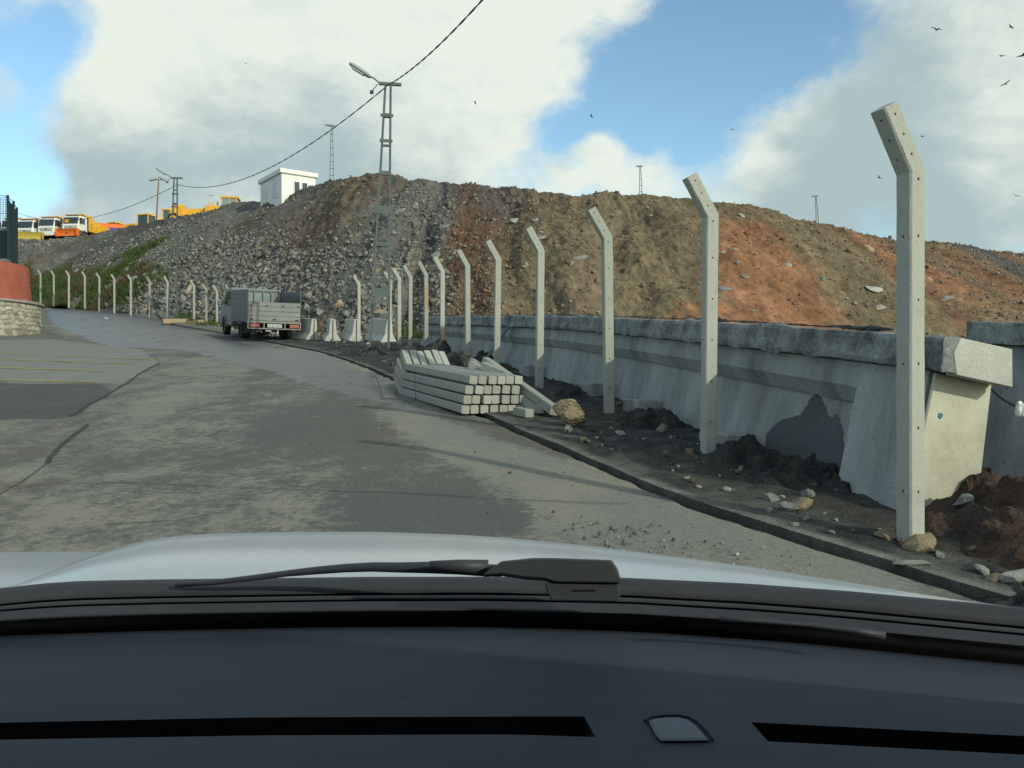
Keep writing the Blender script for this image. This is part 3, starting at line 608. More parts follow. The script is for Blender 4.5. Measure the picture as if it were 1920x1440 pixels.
def heap_rocks():
    rs = random.Random(5)
    zones = [(330, 540, .25, .95, 60, 'grey_rock', 'grey broken rock lying on the dark stony slope left of the heap'),
             (545, 720, .45, .98, 85, 'grey_rock', 'pale grey angular rock in the rubble slope behind the parked truck'),
             (720, 850, .15, .98, 45, 'grey_rock', 'grey rock in the stony chute below the highest point of the heap'),
             (850, 1190, .1, .9, 25, 'pale_rock', 'pale stone half buried in the brown earth of the heap'),
             (1200, 1500, .1, .9, 22, 'pale_rock', 'light stone lying on the rust red tip of the heap'),
             (1500, 1900, .1, .8, 35, 'pale_rock', 'pale stone scattered on the right flank of the heap')]
    for a, b, s0, s1, n, m, lab in zones:
        lo = np.searchsorted(_tt, a); hi = np.searchsorted(_tt, b)
        for _ in range(n):
            ti = rs.randrange(lo, hi); si = int(NS*rs.uniform(s0, s1)); p, nn = heap_at(ti, si)
            add_rock('rock', p+nn*.05, rs.uniform(.13, .27)*(1+.45*(a == 545))*(.8 if a >= 850 else 1), M[m], lab, 'rock', lab.split(' ', 1)[1])
    for (x, y, sz, m, sc, lab) in [
        (968, 414, .75, 'pale_rock', (1.2, .9, .5), 'left of two large pale slabs high on the brown face of the heap'),
        (1006, 413, .62, 'pale_rock', (.9, 1.1, .7), 'right of two large pale slabs high on the brown face of the heap'),
        (1012, 446, .6, 'pale_rock', (1.3, .6, .4), 'long pale slab below the pair of slabs on the brown face'),
        (988, 497, .4, 'pale_rock', (.7, .7, 1.2), 'small upright white stone between the fence posts on the heap'),
        (744, 396, .8, 'grey_rock', (1.4, .8, .4), 'tilted grey slab beside the lattice lamp pole on the heap'),
        (833, 426, .55, 'grey_rock', (1.5, .8, .4), 'flat grey slab under the crest of the heap'),
        (818, 478, .6, 'grey_rock', (1.2, .9, .5), 'broad grey block above the middle fence posts'),
        (1083, 484, .8, 'grey_rock', (1.7, .5, .3), 'long dark slab lying across the brown face of the heap'),
        (1392, 405, .5, 'pale_rock', (1.2, .8, .7), 'white stone near the crest above the red tip'),
        (1398, 519, .45, 'grey_rock', (1.2, .7, .6), 'grey block in the middle of the red tip'),
        (1358, 542, .55, 'grey_rock', (1.3, .7, .5), 'dark block half sunk at the left edge of the red tip'),
        (1380, 468, .5, 'tan_rock', (1.3, .8, .5), 'tan flat stone high on the red tip'),
        (1478, 497, .5, 'pale_rock', (.8, 1, .6), 'pale block at the right edge of the red tip'),
        (1540, 523, .55, 'grey_rock', (.6, .8, 1.1), 'upright dark grey block on the right flank'),
        (1636, 540, .9, 'pale_rock', (1.7, .5, .35), 'long grey plank like slab beside the nearest fence post'),
        (1648, 577, .7, 'pale_rock', (1.5, .6, .4), 'short flat slab low on the right flank behind the wall'),
        (1770, 562, .95, 'pale_rock', (1.6, .7, .4), 'large pale slab right of the nearest fence post'),
        (1745, 523, .6, 'tan_rock', (1.6, .5, .4), 'narrow tan slab high right of the nearest fence post'),
        (1630, 466, .7, 'tan_rock', (1.2, .9, .6), 'tan block in the red crest left of the nearest fence post'),
        (1835, 513, .6, 'tan_rock', (1.8, .4, .4), 'slanting tan slab at the far right of the heap'),
        (1910, 487, .8, 'pale_rock', (1.2, .9, .6), 'white rock on the far right skyline'),
        (633, 575, .75, 'tan_rock', (.9, .9, 1.4), 'tall tan boulder at the foot of the rubble behind the barriers'),
        (712, 590, .8, 'tan_rock', (1.3, .8, .6), 'round tan boulder behind the tilted barrier'),
        (600, 585, .6, 'grey_rock', (1, 1, .8), 'grey boulder at the foot of the rubble behind the truck'),
        (705, 507, .75, 'tan_rock', (1.2, .7, .5), 'tan flat boulder in the rubble left of the lamp pole'),
        (463, 522, .5, 'pale_rock', (.8, .8, 1), 'white block in the rubble above the parked truck')]:
        ti, si = heap_px(x, y); p, nn = heap_at(ti, si)
        add_rock('slab' if sc[2] < .6 else 'rock', p+nn*.0, sz*.74, M[m], lab, 'rock', 'single large stones on the spoil heap', rot=(rs.uniform(.4, .9), rs.uniform(-.4, .4), rs.uniform(-.5, .5)), sc=(min(sc[0], 1.4), max(sc[1], .7), max(sc[2], .5)))
heap_rocks()

# grass and dry brush on the lower left of the heap
def blades(name, pts, h, m, seed, w=.03, per=9):
    rs = np.random.RandomState(seed); n = len(pts)*per
    b = np.repeat(pts, per, 0)+rs.normal(0, .12, (n, 3))*np.array([1, 1, .15]); a = rs.rand(n)*6.28; ht = h*rs.uniform(.5, 1.3, n)
    le = rs.normal(0, .35, (n, 2))*ht[:, None]; ww = w*rs.uniform(.7, 1.4, n)
    dx = np.stack([np.cos(a)*ww, np.sin(a)*ww, 0*a], -1); tip = b+np.stack([le[:, 0], le[:, 1], ht], -1)
    V = np.stack([b-dx, b+dx, tip], 1).reshape(-1, 3)
    o = link(name, np_mesh(name, V, np.arange(3*n).reshape(-1, 3), [m])); return tag(o, kind='stuff')
def greenery():
    rs = np.random.RandomState(8); X = 960+F*HP[..., 0]/HP[..., 1]
    w = (HGRN*((X > -30) & (X < 620))*np.linalg.norm(np.cross(np.gradient(HP, axis=0), np.gradient(HP, axis=1)), axis=-1)).ravel(); c = np.cumsum(w)
    k = np.clip(np.searchsorted(c, rs.rand(9000)*c[-1]), 0, w.size-1); p1 = HP.reshape(-1, 3)[k]
    w = (HWEED*((X > -30) & (X < 700))*np.linalg.norm(np.cross(np.gradient(HP, axis=0), np.gradient(HP, axis=1)), axis=-1)).ravel(); c = np.cumsum(w)
    k = np.clip(np.searchsorted(c, rs.rand(2600)*c[-1]), 0, w.size-1); p2 = HP.reshape(-1, 3)[k]
    pts = []
    while len(pts) < 2600:
        y = rs.uniform(30, 68); o = rs.uniform(1.0, 8.5); x = float(kx(y))+o*1.05
        if float(fbm(x*.35, y*.35, 14, 3)) > -.03 and not (y < 37 and o < 6): pts.append((x, y, float(g(y))+.04))
    blades('grass', np.concatenate([p1, np.array(pts)]), .24, M['grass'], 1, .035, 10)
    pts = []
    while len(pts) < 900:
        y = rs.uniform(31, 68); o = rs.uniform(2.0, 9); x = float(kx(y))+o*1.05
        if float(fbm(x*.3, y*.3, 19, 3)) > .06 and not (y < 37 and o < 6): pts.append((x, y, float(g(y))+.04))
    tag(blades('dry_weeds', np.concatenate([p2, np.array(pts)]), .40, M['brush'], 2, .03, 10), kind='stuff')
    n = 3000; y = rs.uniform(34, 68, n); o = rs.uniform(.9, 9, n); x = kx(y)+o*1.05
    rubble('stone_litter', np.stack([x, y, g(y)+.06], -1), .10*np.exp(rs.normal(0, .5, n)), np.where(rs.rand(n, 1) < .7, np.array([[.2, .2, .185]]), np.array([[.2, .14, .1]])), 12)
greenery()

# ------------------------------------------------------------------ retaining wall
def profile_wall(root, name, pts, prof, m, closed_ends=True, wob=0.0, seed=0, step=.35):
    """sweep a cross-section (offset to the hill side, height above the foot) along a foot line; heights follow ztop"""
    P_ = []
    for i in range(len(pts)-1):
        a, b = Vector(pts[i][:2]), Vector(pts[i+1][:2]); k = max(1, int((b-a).length/step))
        P_ += [a+(b-a)*j/k for j in range(k)]
    P_.append(Vector(pts[-1][:2])); n = len(P_); k = len(prof); V = []; Fs = []
    for i, p in enumerate(P_):
        d = (P_[min(i+1, n-1)]-P_[max(i-1, 0)]).normalized(); nr = Vector((d.y, -d.x))
        zt = ztop(p.y)
        for j, (o, h) in enumerate(prof):
            w_ = wob*(float(vnoise(i*.9+j*7, j*3.3+i*.13, seed))-.5)*2 if wob else 0
            q = p+nr*(o+w_*.6); V.append((q.x, q.y, zt+h+w_ if h > -3 else float(g(p.y))-.35))
    for i in range(n-1):
        for j in range(k): Fs.append((i*k+j, i*k+(j+1) % k, (i+1)*k+(j+1) % k, (i+1)*k+j))
    mb = MB(); mb.add(V, Fs); mb.add(V[:k], [tuple(range(k))]); mb.add(V[-k:], [tuple(range(k))[::-1]])
    o = mb.build(name, m, root)
    return o
def ztop(Y): return EYE+float(np.interp(Y, [-2, 5.6, 8.7, 14.5, 26.8, 30], [-.42, .335, .64, 1.17, 2.12, 2.3]))
def off(pts, o):
    P_ = [Vector(p[:2]) for p in pts]; r = []
    for i, p in enumerate(P_):
        d = (P_[min(i+1, len(P_)-1)]-P_[max(i-1, 0)]).normalized(); q = p+Vector((d.y, -d.x))*o; r.append((q.x, q.y))
    return r
def resample(pts, y0, y1, n):
    ys = np.linspace(y0, y1, n); return [(float(np.interp(y, [p[1] for p in pts], [p[0] for p in pts])), float(y)) for y in ys]
def walls():
    from mathutils.bvhtree import BVHTree
    w = thing('retaining_wall', 'long leaning grey concrete retaining wall with heavy top beam beside the road', 'wall', (0, 0, 0))
    W = [tuple(p) for p in WALL]
    # foot offset 0 at ground, face leans back about 0.2 per metre; heights measured down from the top; everything up there tips with the lean
    top = .26
    sl = lambda o, h: (o, h-.19*(o-.18))
    face = profile_wall(w, 'wall_face', resample(W, 6.25, 26.8, 9), [(.03, -9), sl(top+.06, -.42), sl(.62, -.42), (.62, -9)], M['wall'])
    profile_wall(w, 'pier', resample(W, 5.52, 6.248, 2), [(-.06, -9), sl(top-.03, -.232), sl(.66, -.232), (.50, -9)], M['wall'])
    profile_wall(w, 'upper_band', resample(W, 6.252, 26.8, 9), [sl(top-.065, -.418), sl(top-.03, -.232), sl(.60, -.232), sl(.60, -.53), sl(top+.0, -.53)], M['wall'])
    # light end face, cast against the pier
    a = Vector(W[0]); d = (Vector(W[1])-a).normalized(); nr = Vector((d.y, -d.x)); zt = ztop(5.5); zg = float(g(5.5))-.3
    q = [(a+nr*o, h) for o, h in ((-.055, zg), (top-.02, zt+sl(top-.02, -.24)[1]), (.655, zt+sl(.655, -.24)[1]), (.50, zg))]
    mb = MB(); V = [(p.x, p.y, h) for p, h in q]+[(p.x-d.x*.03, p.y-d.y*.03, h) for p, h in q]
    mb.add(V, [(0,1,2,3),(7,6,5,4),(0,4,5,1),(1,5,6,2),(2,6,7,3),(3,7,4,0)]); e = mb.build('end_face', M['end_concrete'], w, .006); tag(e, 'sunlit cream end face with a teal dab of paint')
    p = a+nr*.27-d*.033; mb = MB(); c = Vector((p.x, p.y, zt-.53)); mb2 = []
    for k in range(11): mb2.append(c+Vector((nr.x, nr.y, 0))*.016*math.cos(k*.571)*(1+.3*math.sin(k*2.2))+Vector((0, 0, 1))*.018*math.sin(k*.571)*(1+.25*math.cos(k*3.1)))
    mb.add(mb2+[v-Vector((d.x, d.y, 0))*.003 for v in mb2], [tuple(range(11)), tuple(range(21, 10, -1))]+[(i, (i+1) % 11, 11+(i+1) % 11, 11+i) for i in range(11)])
    mb.build('paint_dab', M['teal'], e)
    # cast beam on top in five lengths, ragged where the mortar squeezed out
    cuts = [5.30, 9.4, 13.6, 17.8, 22.2, 26.7]; rs = random.Random(4)
    def beam(parent, pts, seed, m, step=.045):
        P_ = []
        for i in range(len(pts)-1):
            a_, b_ = Vector(pts[i]), Vector(pts[i+1]); k = max(1, int((b_-a_).length/step)); P_ += [a_+(b_-a_)*j_/k for j_ in range(k)]
        P_.append(Vector(pts[-1])); n = len(P_); V = []; Fs = []
        prof = [(.62, -.225), (top-.06, -.228), (top-.105, -.222), (top-.112, -.19), (top-.10, -.12), (top-.10, -.05), (top-.085, -.015), (top-.05, .0), (top+.1, .006), (.5, .0), (.63, 0), (.65, -.02), (.65, -.225)]
        k = len(prof); L_ = 0
        for i, p in enumerate(P_):
            if i: L_ += (p-P_[i-1]).length
            dd = (P_[min(i+1, n-1)]-P_[max(i-1, 0)]).normalized(); nn = Vector((dd.y, -dd.x)); y_ = p.y
            drip = -.05*max(0, float(fbm(L_*3.0+seed*7, 0*L_, seed, 4)))*2-.03*max(0, float(vnoise(L_*14, seed, 3))-.72)*3
            crust = .05*max(0, float(fbm(L_*1.1+seed*5, 3, 31, 4))*2)
            for j_, (o, h) in enumerate(prof):
                dx = .012*(float(vnoise(L_*6+j_*5, j_*1.3, seed))-.5)+.006*(float(vnoise(L_*21, j_*2.7, seed+2))-.5); dz = .010*(float(vnoise(L_*9+j_*3, j_*2.1, seed+5))-.5)
                if j_ in (2, 3): dz += drip*(1 if j_ == 2 else .5); dx -= crust*.25
                if 5 <= j_ <= 9: dz += crust*(.4+float(vnoise(L_*17, j_, 8)))
                q_ = p+nn*(o+dx); V.append((q_.x, q_.y, ztop(y_)+sl(o, h)[1]+dz))
        for i in range(n-1):
            for j_ in range(k): Fs.append((i*k+j_, i*k+(j_+1) % k, (i+1)*k+(j_+1) % k, (i+1)*k+j_))
        mb = MB(); mb.add(V, Fs); mb.add(V[:k], [tuple(range(k))]); mb.add(V[-k:], [tuple(range(k))[::-1]]); return mb.build('cap_beam', m, parent)
    for i in range(5): beam(w, resample([(2.54, 5.3)]+W[1:], cuts[i]+.006, cuts[i+1]-.006, 3), i+1, M['cap'])
    mb = MB(); k0 = 0
    for y_a, y_b in ((5.9, 9.3), (9.45, 13.5), (13.7, 17.7), (17.9, 22.1), (22.3, 26.5)):
        pts = []; rr = []
        for y in np.arange(y_a, y_b, .055):
            x = float(np.interp(y, [p[1] for p in W], [p[0] for p in W])); o = top-.03+.05*float(vnoise(y*2.2, 3, 14)); pts.append(Vector((x+.97*o, y+.2*o, ztop(y)+.006+.012*float(vnoise(y*8, 1, 15))))); rr.append(.002+.055*max(0, float(fbm(y*2.3, 7, 16, 4))+.10)*(.4+1.2*float(vnoise(y*13, 4, 18))))
        mb.tube(pts, rr, 7)
    mb.v = [(a_+rs.uniform(-.007, .007), b_+rs.uniform(-.015, .015), c_+rs.uniform(-.006, .009)) for a_, b_, c_ in mb.v]
    mb.build('mortar_crust', M['damp'], w)
    # paler piece on the beam end: the sunlight there is put into its colour
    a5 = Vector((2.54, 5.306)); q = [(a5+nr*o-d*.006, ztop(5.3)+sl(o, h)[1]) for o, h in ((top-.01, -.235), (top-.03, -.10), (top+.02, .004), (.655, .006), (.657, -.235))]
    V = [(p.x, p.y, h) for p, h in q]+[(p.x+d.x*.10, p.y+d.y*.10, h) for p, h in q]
    MB().add(V, [(0,1,2,3,4),(9,8,7,6,5)]+[(i, 5+i, 5+(i+1) % 5, (i+1) % 5) for i in range(5)]).build('sunlit_beam_end', M['barrier'], w, .004)
    for i, (y, l, o, h) in enumerate([(7.95, .62, -.02, .16), (10.2, .5, -.05, .2), (12.1, .7, -.05, .2), (15.4, .6, -.04, .2)]):
        x = float(np.interp(y, [p[1] for p in W], [p[0] for p in W])); mb = MB(); dd = R(12 if y < 12 else 16)
        mb.box((-.14+o, -l/2, -.2), (.06, l/2, h), Matrix.Translation((x, y, float(g(y))))@Matrix.Rotation(dd, 4, 'Z')); mb.build('footing_block', M['wall'], w, .012)
    # damp patch: a thin skim of newer mortar with its own outline
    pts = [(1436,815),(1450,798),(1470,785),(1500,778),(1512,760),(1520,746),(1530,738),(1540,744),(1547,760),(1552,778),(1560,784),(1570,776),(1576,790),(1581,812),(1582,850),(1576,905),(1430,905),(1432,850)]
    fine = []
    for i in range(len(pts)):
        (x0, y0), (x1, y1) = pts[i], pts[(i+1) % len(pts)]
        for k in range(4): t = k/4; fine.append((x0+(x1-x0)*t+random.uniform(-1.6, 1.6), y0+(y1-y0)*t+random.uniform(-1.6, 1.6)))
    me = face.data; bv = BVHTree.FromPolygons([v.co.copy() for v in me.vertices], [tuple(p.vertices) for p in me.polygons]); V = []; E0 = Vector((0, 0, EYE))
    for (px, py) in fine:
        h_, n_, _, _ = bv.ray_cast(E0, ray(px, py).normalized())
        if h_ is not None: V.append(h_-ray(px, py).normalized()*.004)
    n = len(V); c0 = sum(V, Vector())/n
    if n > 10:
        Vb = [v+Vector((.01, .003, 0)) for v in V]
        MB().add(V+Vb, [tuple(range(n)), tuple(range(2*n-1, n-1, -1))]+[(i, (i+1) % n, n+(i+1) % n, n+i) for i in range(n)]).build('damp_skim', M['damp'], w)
    # second length, set back behind the first one's end
    w2 = thing('retaining_wall', 'shaded second length of concrete retaining wall beyond the sunlit wall end at right', 'wall', (0, 0, 0))
    P2 = [(5.65, 2.5), (4.95, 5.6), (4.45, 8.6)]
    profile_wall(w2, 'wall_face', P2, [(-.04, -9), (.22, -.222), (.6, -.30), (.6, -9)], M['wall'])
    profile_wall(w2, 'cap_beam', P2, [(.14, -.20), (.145, .0), (.16, .008), (.7, -.09), (.7, -.295)], M['cap'], wob=.012, seed=9, step=.12)
    # cable with a knotted white bag
    a = at(1852, 722, 5.75); b = at(1910, 764, 5.5); pts = [a.lerp(b, t)-Vector((0, 0, .02*math.sin(math.pi*t))) for t in np.linspace(0, 1, 8)]
    e_ = Vector((5.04, 5.45, .93)); pts += [b.lerp(e_, t)-Vector((0, 0, .12*math.sin(math.pi*t))) for t in np.linspace(.08, 1, 12)]
    tag(MB().tube(pts, .008, 8).build('cable', M['cable'], smooth=True), 'black cable stretched from the broken wall end', 'cable')
    bm = bmesh.new(); bmesh.ops.create_icosphere(bm, subdivisions=3, radius=.024)
    rs2 = np.random.RandomState(2)
    for v in bm.verts:
        n_ = float(vnoise(v.co.x*90+5, v.co.z*90+v.co.y*70, 3)); v.co *= .35+1.3*n_; v.co.z *= 1.0+(.9 if v.co.z < 0 else .5)
    me = bpy.data.meshes.new('bag'); bm.to_mesh(me); bm.free(); me.materials.append(M['bag'])
    o = link('plastic_bag', me); o.location = b+Vector((.005, -.01, -.01)); tag(o, 'small crumpled white plastic bag knotted on the cable', 'bag')
walls()

# ------------------------------------------------------------------ bent concrete fence posts
def post_mesh(name, hs=2.11, arm=.40, th=R(30), w=.056, mats=None, sunk=.25, holes=True):
    c = .010; hw = .0065
    per = [(-w+c, -w), (-hw, -w), (hw, -w), (w-c, -w), (w, -w+c), (w, -hw), (w, hw), (w, w-c), (w-c, w), (-w+c, w), (-w, w-c), (-w, hw), (-w, -hw), (-w, -w+c)]
    n = len(per); st = []
    hz = [.30, .66, 1.02, 1.38, 1.74, 2.06]; ha = [.10, .22, .34]
    st += [(-sunk, 0, 0), (-.0, 0, 0)]
    for h in hz: st += [(h-hw*1.2, 0, 0), (h+hw*1.2, 0, 1), (h+.16, 0, 0)] if h < 2 else [(h-hw*1.2, 0, 0), (h+hw*1.2, 0, 1)]
    rings = [((0, z), (1, 0), hole) for z, _, hole in st]
    a = (-math.sin(th), math.cos(th)); nxa = (math.cos(th), math.sin(th)); nb = (math.cos(th/2), math.sin(th/2)); kk = 1/math.cos(th/2)
    rings.append(((0, hs), (nb[0]*kk, nb[1]*kk), 0))
    for h in ha: rings += [((a[0]*(h-hw), hs+a[1]*(h-hw)), nxa, 0), ((a[0]*(h+hw), hs+a[1]*(h+hw)), nxa, 1)]
    rings.append(((a[0]*arm, hs+a[1]*arm), nxa, 0))
    rs = random.Random(hash(name) % 1000 if False else len(name)); bm = bmesh.new(); grid = []
    for (px, pz), (ux, uz), _ in rings:
        grid.append([bm.verts.new((px+x*ux+rs.uniform(-.0012, .0012), y+rs.uniform(-.0012, .0012), pz+x*uz+rs.uniform(-.001, .001))) for x, y in per])
    hf = []
    for i in range(len(grid)-1):
        for k in range(n):
            f = bm.faces.new((grid[i][k], grid[i][(k+1) % n], grid[i+1][(k+1) % n], grid[i+1][k]))
            if holes and rings[i+1][2] and k == 1: hf.append((f, Vector((0, .035, 0))))
            if holes and rings[i+1][2] and k == 11 and i % 2 == 0: hf.append((f, Vector((.03, 0, 0))))
    bm.faces.new(grid[0][::-1]); bm.faces.new(grid[-1])
    for f, d in hf:
        r = bmesh.ops.extrude_discrete_faces(bm, faces=[f]); nf = r['faces'][0]
        bmesh.ops.translate(bm, verts=nf.verts, vec=d); nf.material_index = 1
    me = bpy.data.meshes.new(name); bm.to_mesh(me); bm.free()
    for m in (mats or [M['post'], M['void']]): me.materials.append(m)
    return me
def stained(name, col, z0, z1):
    """post concrete with a rust or mud stain between two heights"""
    m = M['post'].copy(); m.name = name; nt = m.node_tree; N = nt.nodes; L = nt.links; P = N['Principled BSDF']; src = P.inputs['Base Color'].links[0].from_socket
    tc = N.new('ShaderNodeTexCoord'); sp = N.new('ShaderNodeSeparateXYZ'); L.new(tc.outputs['Object'], sp.inputs[0])
    nz = N.new('ShaderNodeTexNoise'); nz.inputs['Scale'].default_value = 6; L.new(tc.outputs['Object'], nz.inputs['Vector'])
    ad = N.new('ShaderNodeMath'); ad.operation = 'MULTIPLY_ADD'; L.new(nz.outputs['Fac'], ad.inputs[0]); ad.inputs[1].default_value = .5; L.new(sp.outputs['Z'], ad.inputs[2])
    def rg(a, b):
        r = N.new('ShaderNodeMapRange'); r.interpolation_type = 'SMOOTHSTEP'; r.inputs['From Min'].default_value = a; r.inputs['From Max'].default_value = b; L.new(ad.outputs[0], r.inputs['Value']); return r.outputs[0]
    mu = N.new('ShaderNodeMath'); mu.operation = 'MULTIPLY'; L.new(rg(z0-.1+.25, z0+.1+.25), mu.inputs[0]); L.new(rg(z1+.1+.25, z1-.1+.25), mu.inputs[1])
    mx = N.new('ShaderNodeMix'); mx.data_type = 'RGBA'; mu2 = N.new('ShaderNodeMath'); mu2.operation = 'MULTIPLY'; mu2.inputs[1].default_value = .62 if z0 > 0 else .9; L.new(mu.outputs[0], mu2.inputs[0]); L.new(mu2.outputs[0], mx.inputs['Factor']); L.new(src, mx.inputs[6]); mx.inputs[7].default_value = (*col, 1); L.new(mx.outputs[2], P.inputs['Base Color'])
    return m
ORD = ['nearest', 'second', 'third', 'fourth', 'fifth', 'sixth', 'seventh', 'eighth', 'ninth', 'tenth', 'eleventh', 'twelfth', 'thirteenth', 'fourteenth', 'fifteenth', 'sixteenth', 'seventeenth']
def posts():
    me = post_mesh('fence_post'); rusty = post_mesh('fence_post_rust', mats=[stained('rust_stain', (.36, .23, .12), 1.1, 1.75), M['void']]); muddy = post_mesh('fence_post_mud', mats=[stained('mud_stain', (.085, .06, .042), -.5, .72), M['void']])
    # picture column of the shaft, distance, turn, lean
    px = [(1707, 4.85, 22, 0), (1328, 7.55, 12, .5), (1142, 10.26, 10, -.8), (1011, 13.2, 15, .5), (931, 16, 12, .9), (877, 18.7, 18, -.4), (829, 21.4, 15, .2), (799, 23.5, 16, -.2), (769, 25.5, 17, .3), (748.5, 26.9, 17, 0), (731, 29.6, 18, .4), (673, 33.2, 20, 0)]
    for i, (x, d, tz, ln) in enumerate(px):
        m = muddy if i == 6 else rusty if i == 7 else me
        o = link('fence_post', m); X = (x-960)/F*d; o.location = (X, d, float(g(d))+.02); o.rotation_euler = (R(ln), R(ln*.6), R(tz))
        note = {0: 'nearest and tallest looking bent concrete fence post, in front of the broken wall end', 6: 'bent concrete fence post with a dark mud stained foot, seventh from the nearest', 7: 'bent concrete fence post with an orange rust stain, eighth from the nearest'}.get(i, f'{ORD[i]} bent concrete fence post counted from the nearest, beside the retaining wall')
        tag(o, note, 'fence post', 'bent concrete fence posts along the retaining wall')
    far = [(465,536,46),(431,534,46),(407,533.5,46),(387,531,46.6),(364,524,49.5),(314.5,517.5,51.6),(281,517.5,53.4),(245.5,514.5,56),(214.5,513.5,58.5),(186.5,511.5,60.4),(159.3,508.5,61.6),(129.3,507,62.6),(101,506.5,65),(76.2,505.5,67)]
    for i, (x, top, d) in enumerate(far):
        o = link('fence_post', me); X = (x-960)/F*d; z = EYE+(720-top)/F*d-2.50; o.location = (X, d, z); o.rotation_euler = (0, 0, R(8)); o.scale = (1.02, 1.02, 1)
        lab = f'{ORD[i]} bent fence post in the far row counted leftward from the parked truck' if i else 'first bent fence post of the far row, its tip showing above the truck'
        tag(o, lab, 'fence post', 'bent fence posts along the far bend of the road')
posts()

# stack of posts waiting at the kerb
def stack():
    D = Vector((-.405, .914, .0)).normalized(); slope = .075; D = Vector((D.x, D.y, slope)).normalized()
    Wd = Vector((.914, .405, 0)).normalized(); U = Wd.cross(D).normalized()
    if U.z < 0: U = -U
    rows = [7, 7, 6, 6]; names = ['bottom', 'second', 'third', 'top']; p0 = at(864, 777, 10.15); me = post_mesh('stacked_post', sunk=0.0, hs=2.62, w=.0500)
    Mx0 = Matrix((( -U.x, 0, D.x, 0), (-U.y, 0, D.y, 0), (-U.z, 0, D.z, 0), (0, 0, 0, 1)))
    Z = D; X = -U; Yv = Z.cross(X)
    rs = random.Random(9); spec = [(0, 7, 0), (.02, 7, 1), (.04, 6, 2), (.085, 6, 3)]
    for shift, n, r in spec:
        for k in range(n):
            o = link('concrete_post', me); p = p0+Wd*(.06+shift+k*.1225+rs.uniform(-.006, .006))+U*(.056+r*.1185)+D*rs.uniform(-.025, .03)*(1 if k else .4)
            j = rs.uniform(-.01, .01); ro = Matrix((X, Yv, Z)).transposed().to_4x4()
            o.matrix_world = Matrix.Translation(p)@ro@Matrix.Rotation(rs.uniform(-.05, .05)+(.07 if r > 1 else 0), 4, 'Z')@Matrix.Rotation(j*.5, 4, 'Y')
            tag(o, f'{["leftmost", "second", "third", "fourth", "fifth", "sixth", "seventh"][k]} sunlit square end from the left in the {names[r]} row of the stacked posts', 'concrete post', 'concrete posts stacked at the kerb')
    # binding wires
    mb = MB(); a = p0+D*1.75-Wd*.008; mb.tube([a+U*h+D*.05*math.sin(h*5)-Wd*.004*abs(math.sin(h*9)) for h in np.linspace(.0, .36, 8)], .004, 6)
    tag(mb.build('binding_wire', M['wire']), 'thin dark wire hanging down the side of the stacked posts', 'wire')
    a = hit(694, 711); b = hit(718, 749); c = hit(742, 750); pts = [a+Vector((0, 0, .02)), a.lerp(b, .3)+Vector((.03, 0, .14)), a.lerp(b, .65)+Vector((.02, 0, .10)), b+Vector((0, 0, .012)), b.lerp(c, .5)+Vector((0, .02, .015)), c+Vector((0, 0, .012))]
    tag(MB().tube(pts, .006, 6).build('binding_wire', M['wire']), 'loose dark wire loop on the road left of the stacked posts', 'wire')
    # loose posts leaning off the stack and short offcuts
    def lay(a, b, roll, lab, m=me, name='concrete_post', cat='concrete post'):
        z = (b-a).normalized(); x = z.cross(Vector((0, 0, 1))).normalized(); x = Matrix.Rotation(roll, 3, z)@x; y = z.cross(x)
        o = link(name, m); o.matrix_world = Matrix.Translation(a)@Matrix((x, y, z)).transposed().to_4x4(); return tag(o, lab, cat, 'loose concrete posts beside the stack')
    short = post_mesh('leaning_post', sunk=0, hs=1.45, arm=.3)
    a = at(1040, 770, 9.9); b = at(948, 704, 11.1); lay(a, b, R(8), 'loose concrete post leaning down from the stack toward the tan boulder', short)
    a = at(1012, 772, 10.2); b = at(925, 708, 11.35); lay(a, b, R(20), 'shaded loose concrete post under the leaning one', short)
    for (x, y, d, l, rz, lab) in [(993, 783, 9.75, .34, 25, 'short concrete offcut lying right of the stack'), (1012, 781, 10.1, .55, -38, 'longer concrete offcut lying between stack and boulder')]:
        p = at(x, y, d); mb = MB().box((-.055, 0, 0), (.055, l, .095)); o = mb.build('concrete_offcut', M['post'], None, .008); o.location = (p.x, p.y, vz(p.x, p.y)+.01); o.rotation_euler = (R(4), 0, R(rz)); tag(o, lab, 'concrete block', 'loose concrete posts beside the stack')
    a = at(907, 680, 17.0); b = at(970, 588, 17.7); tag(MB().bar(a, b, .075, .03).build('steel_bar', M['timber'], None, .004), 'grey steel bar leaning against the retaining wall', 'bar')
stack()

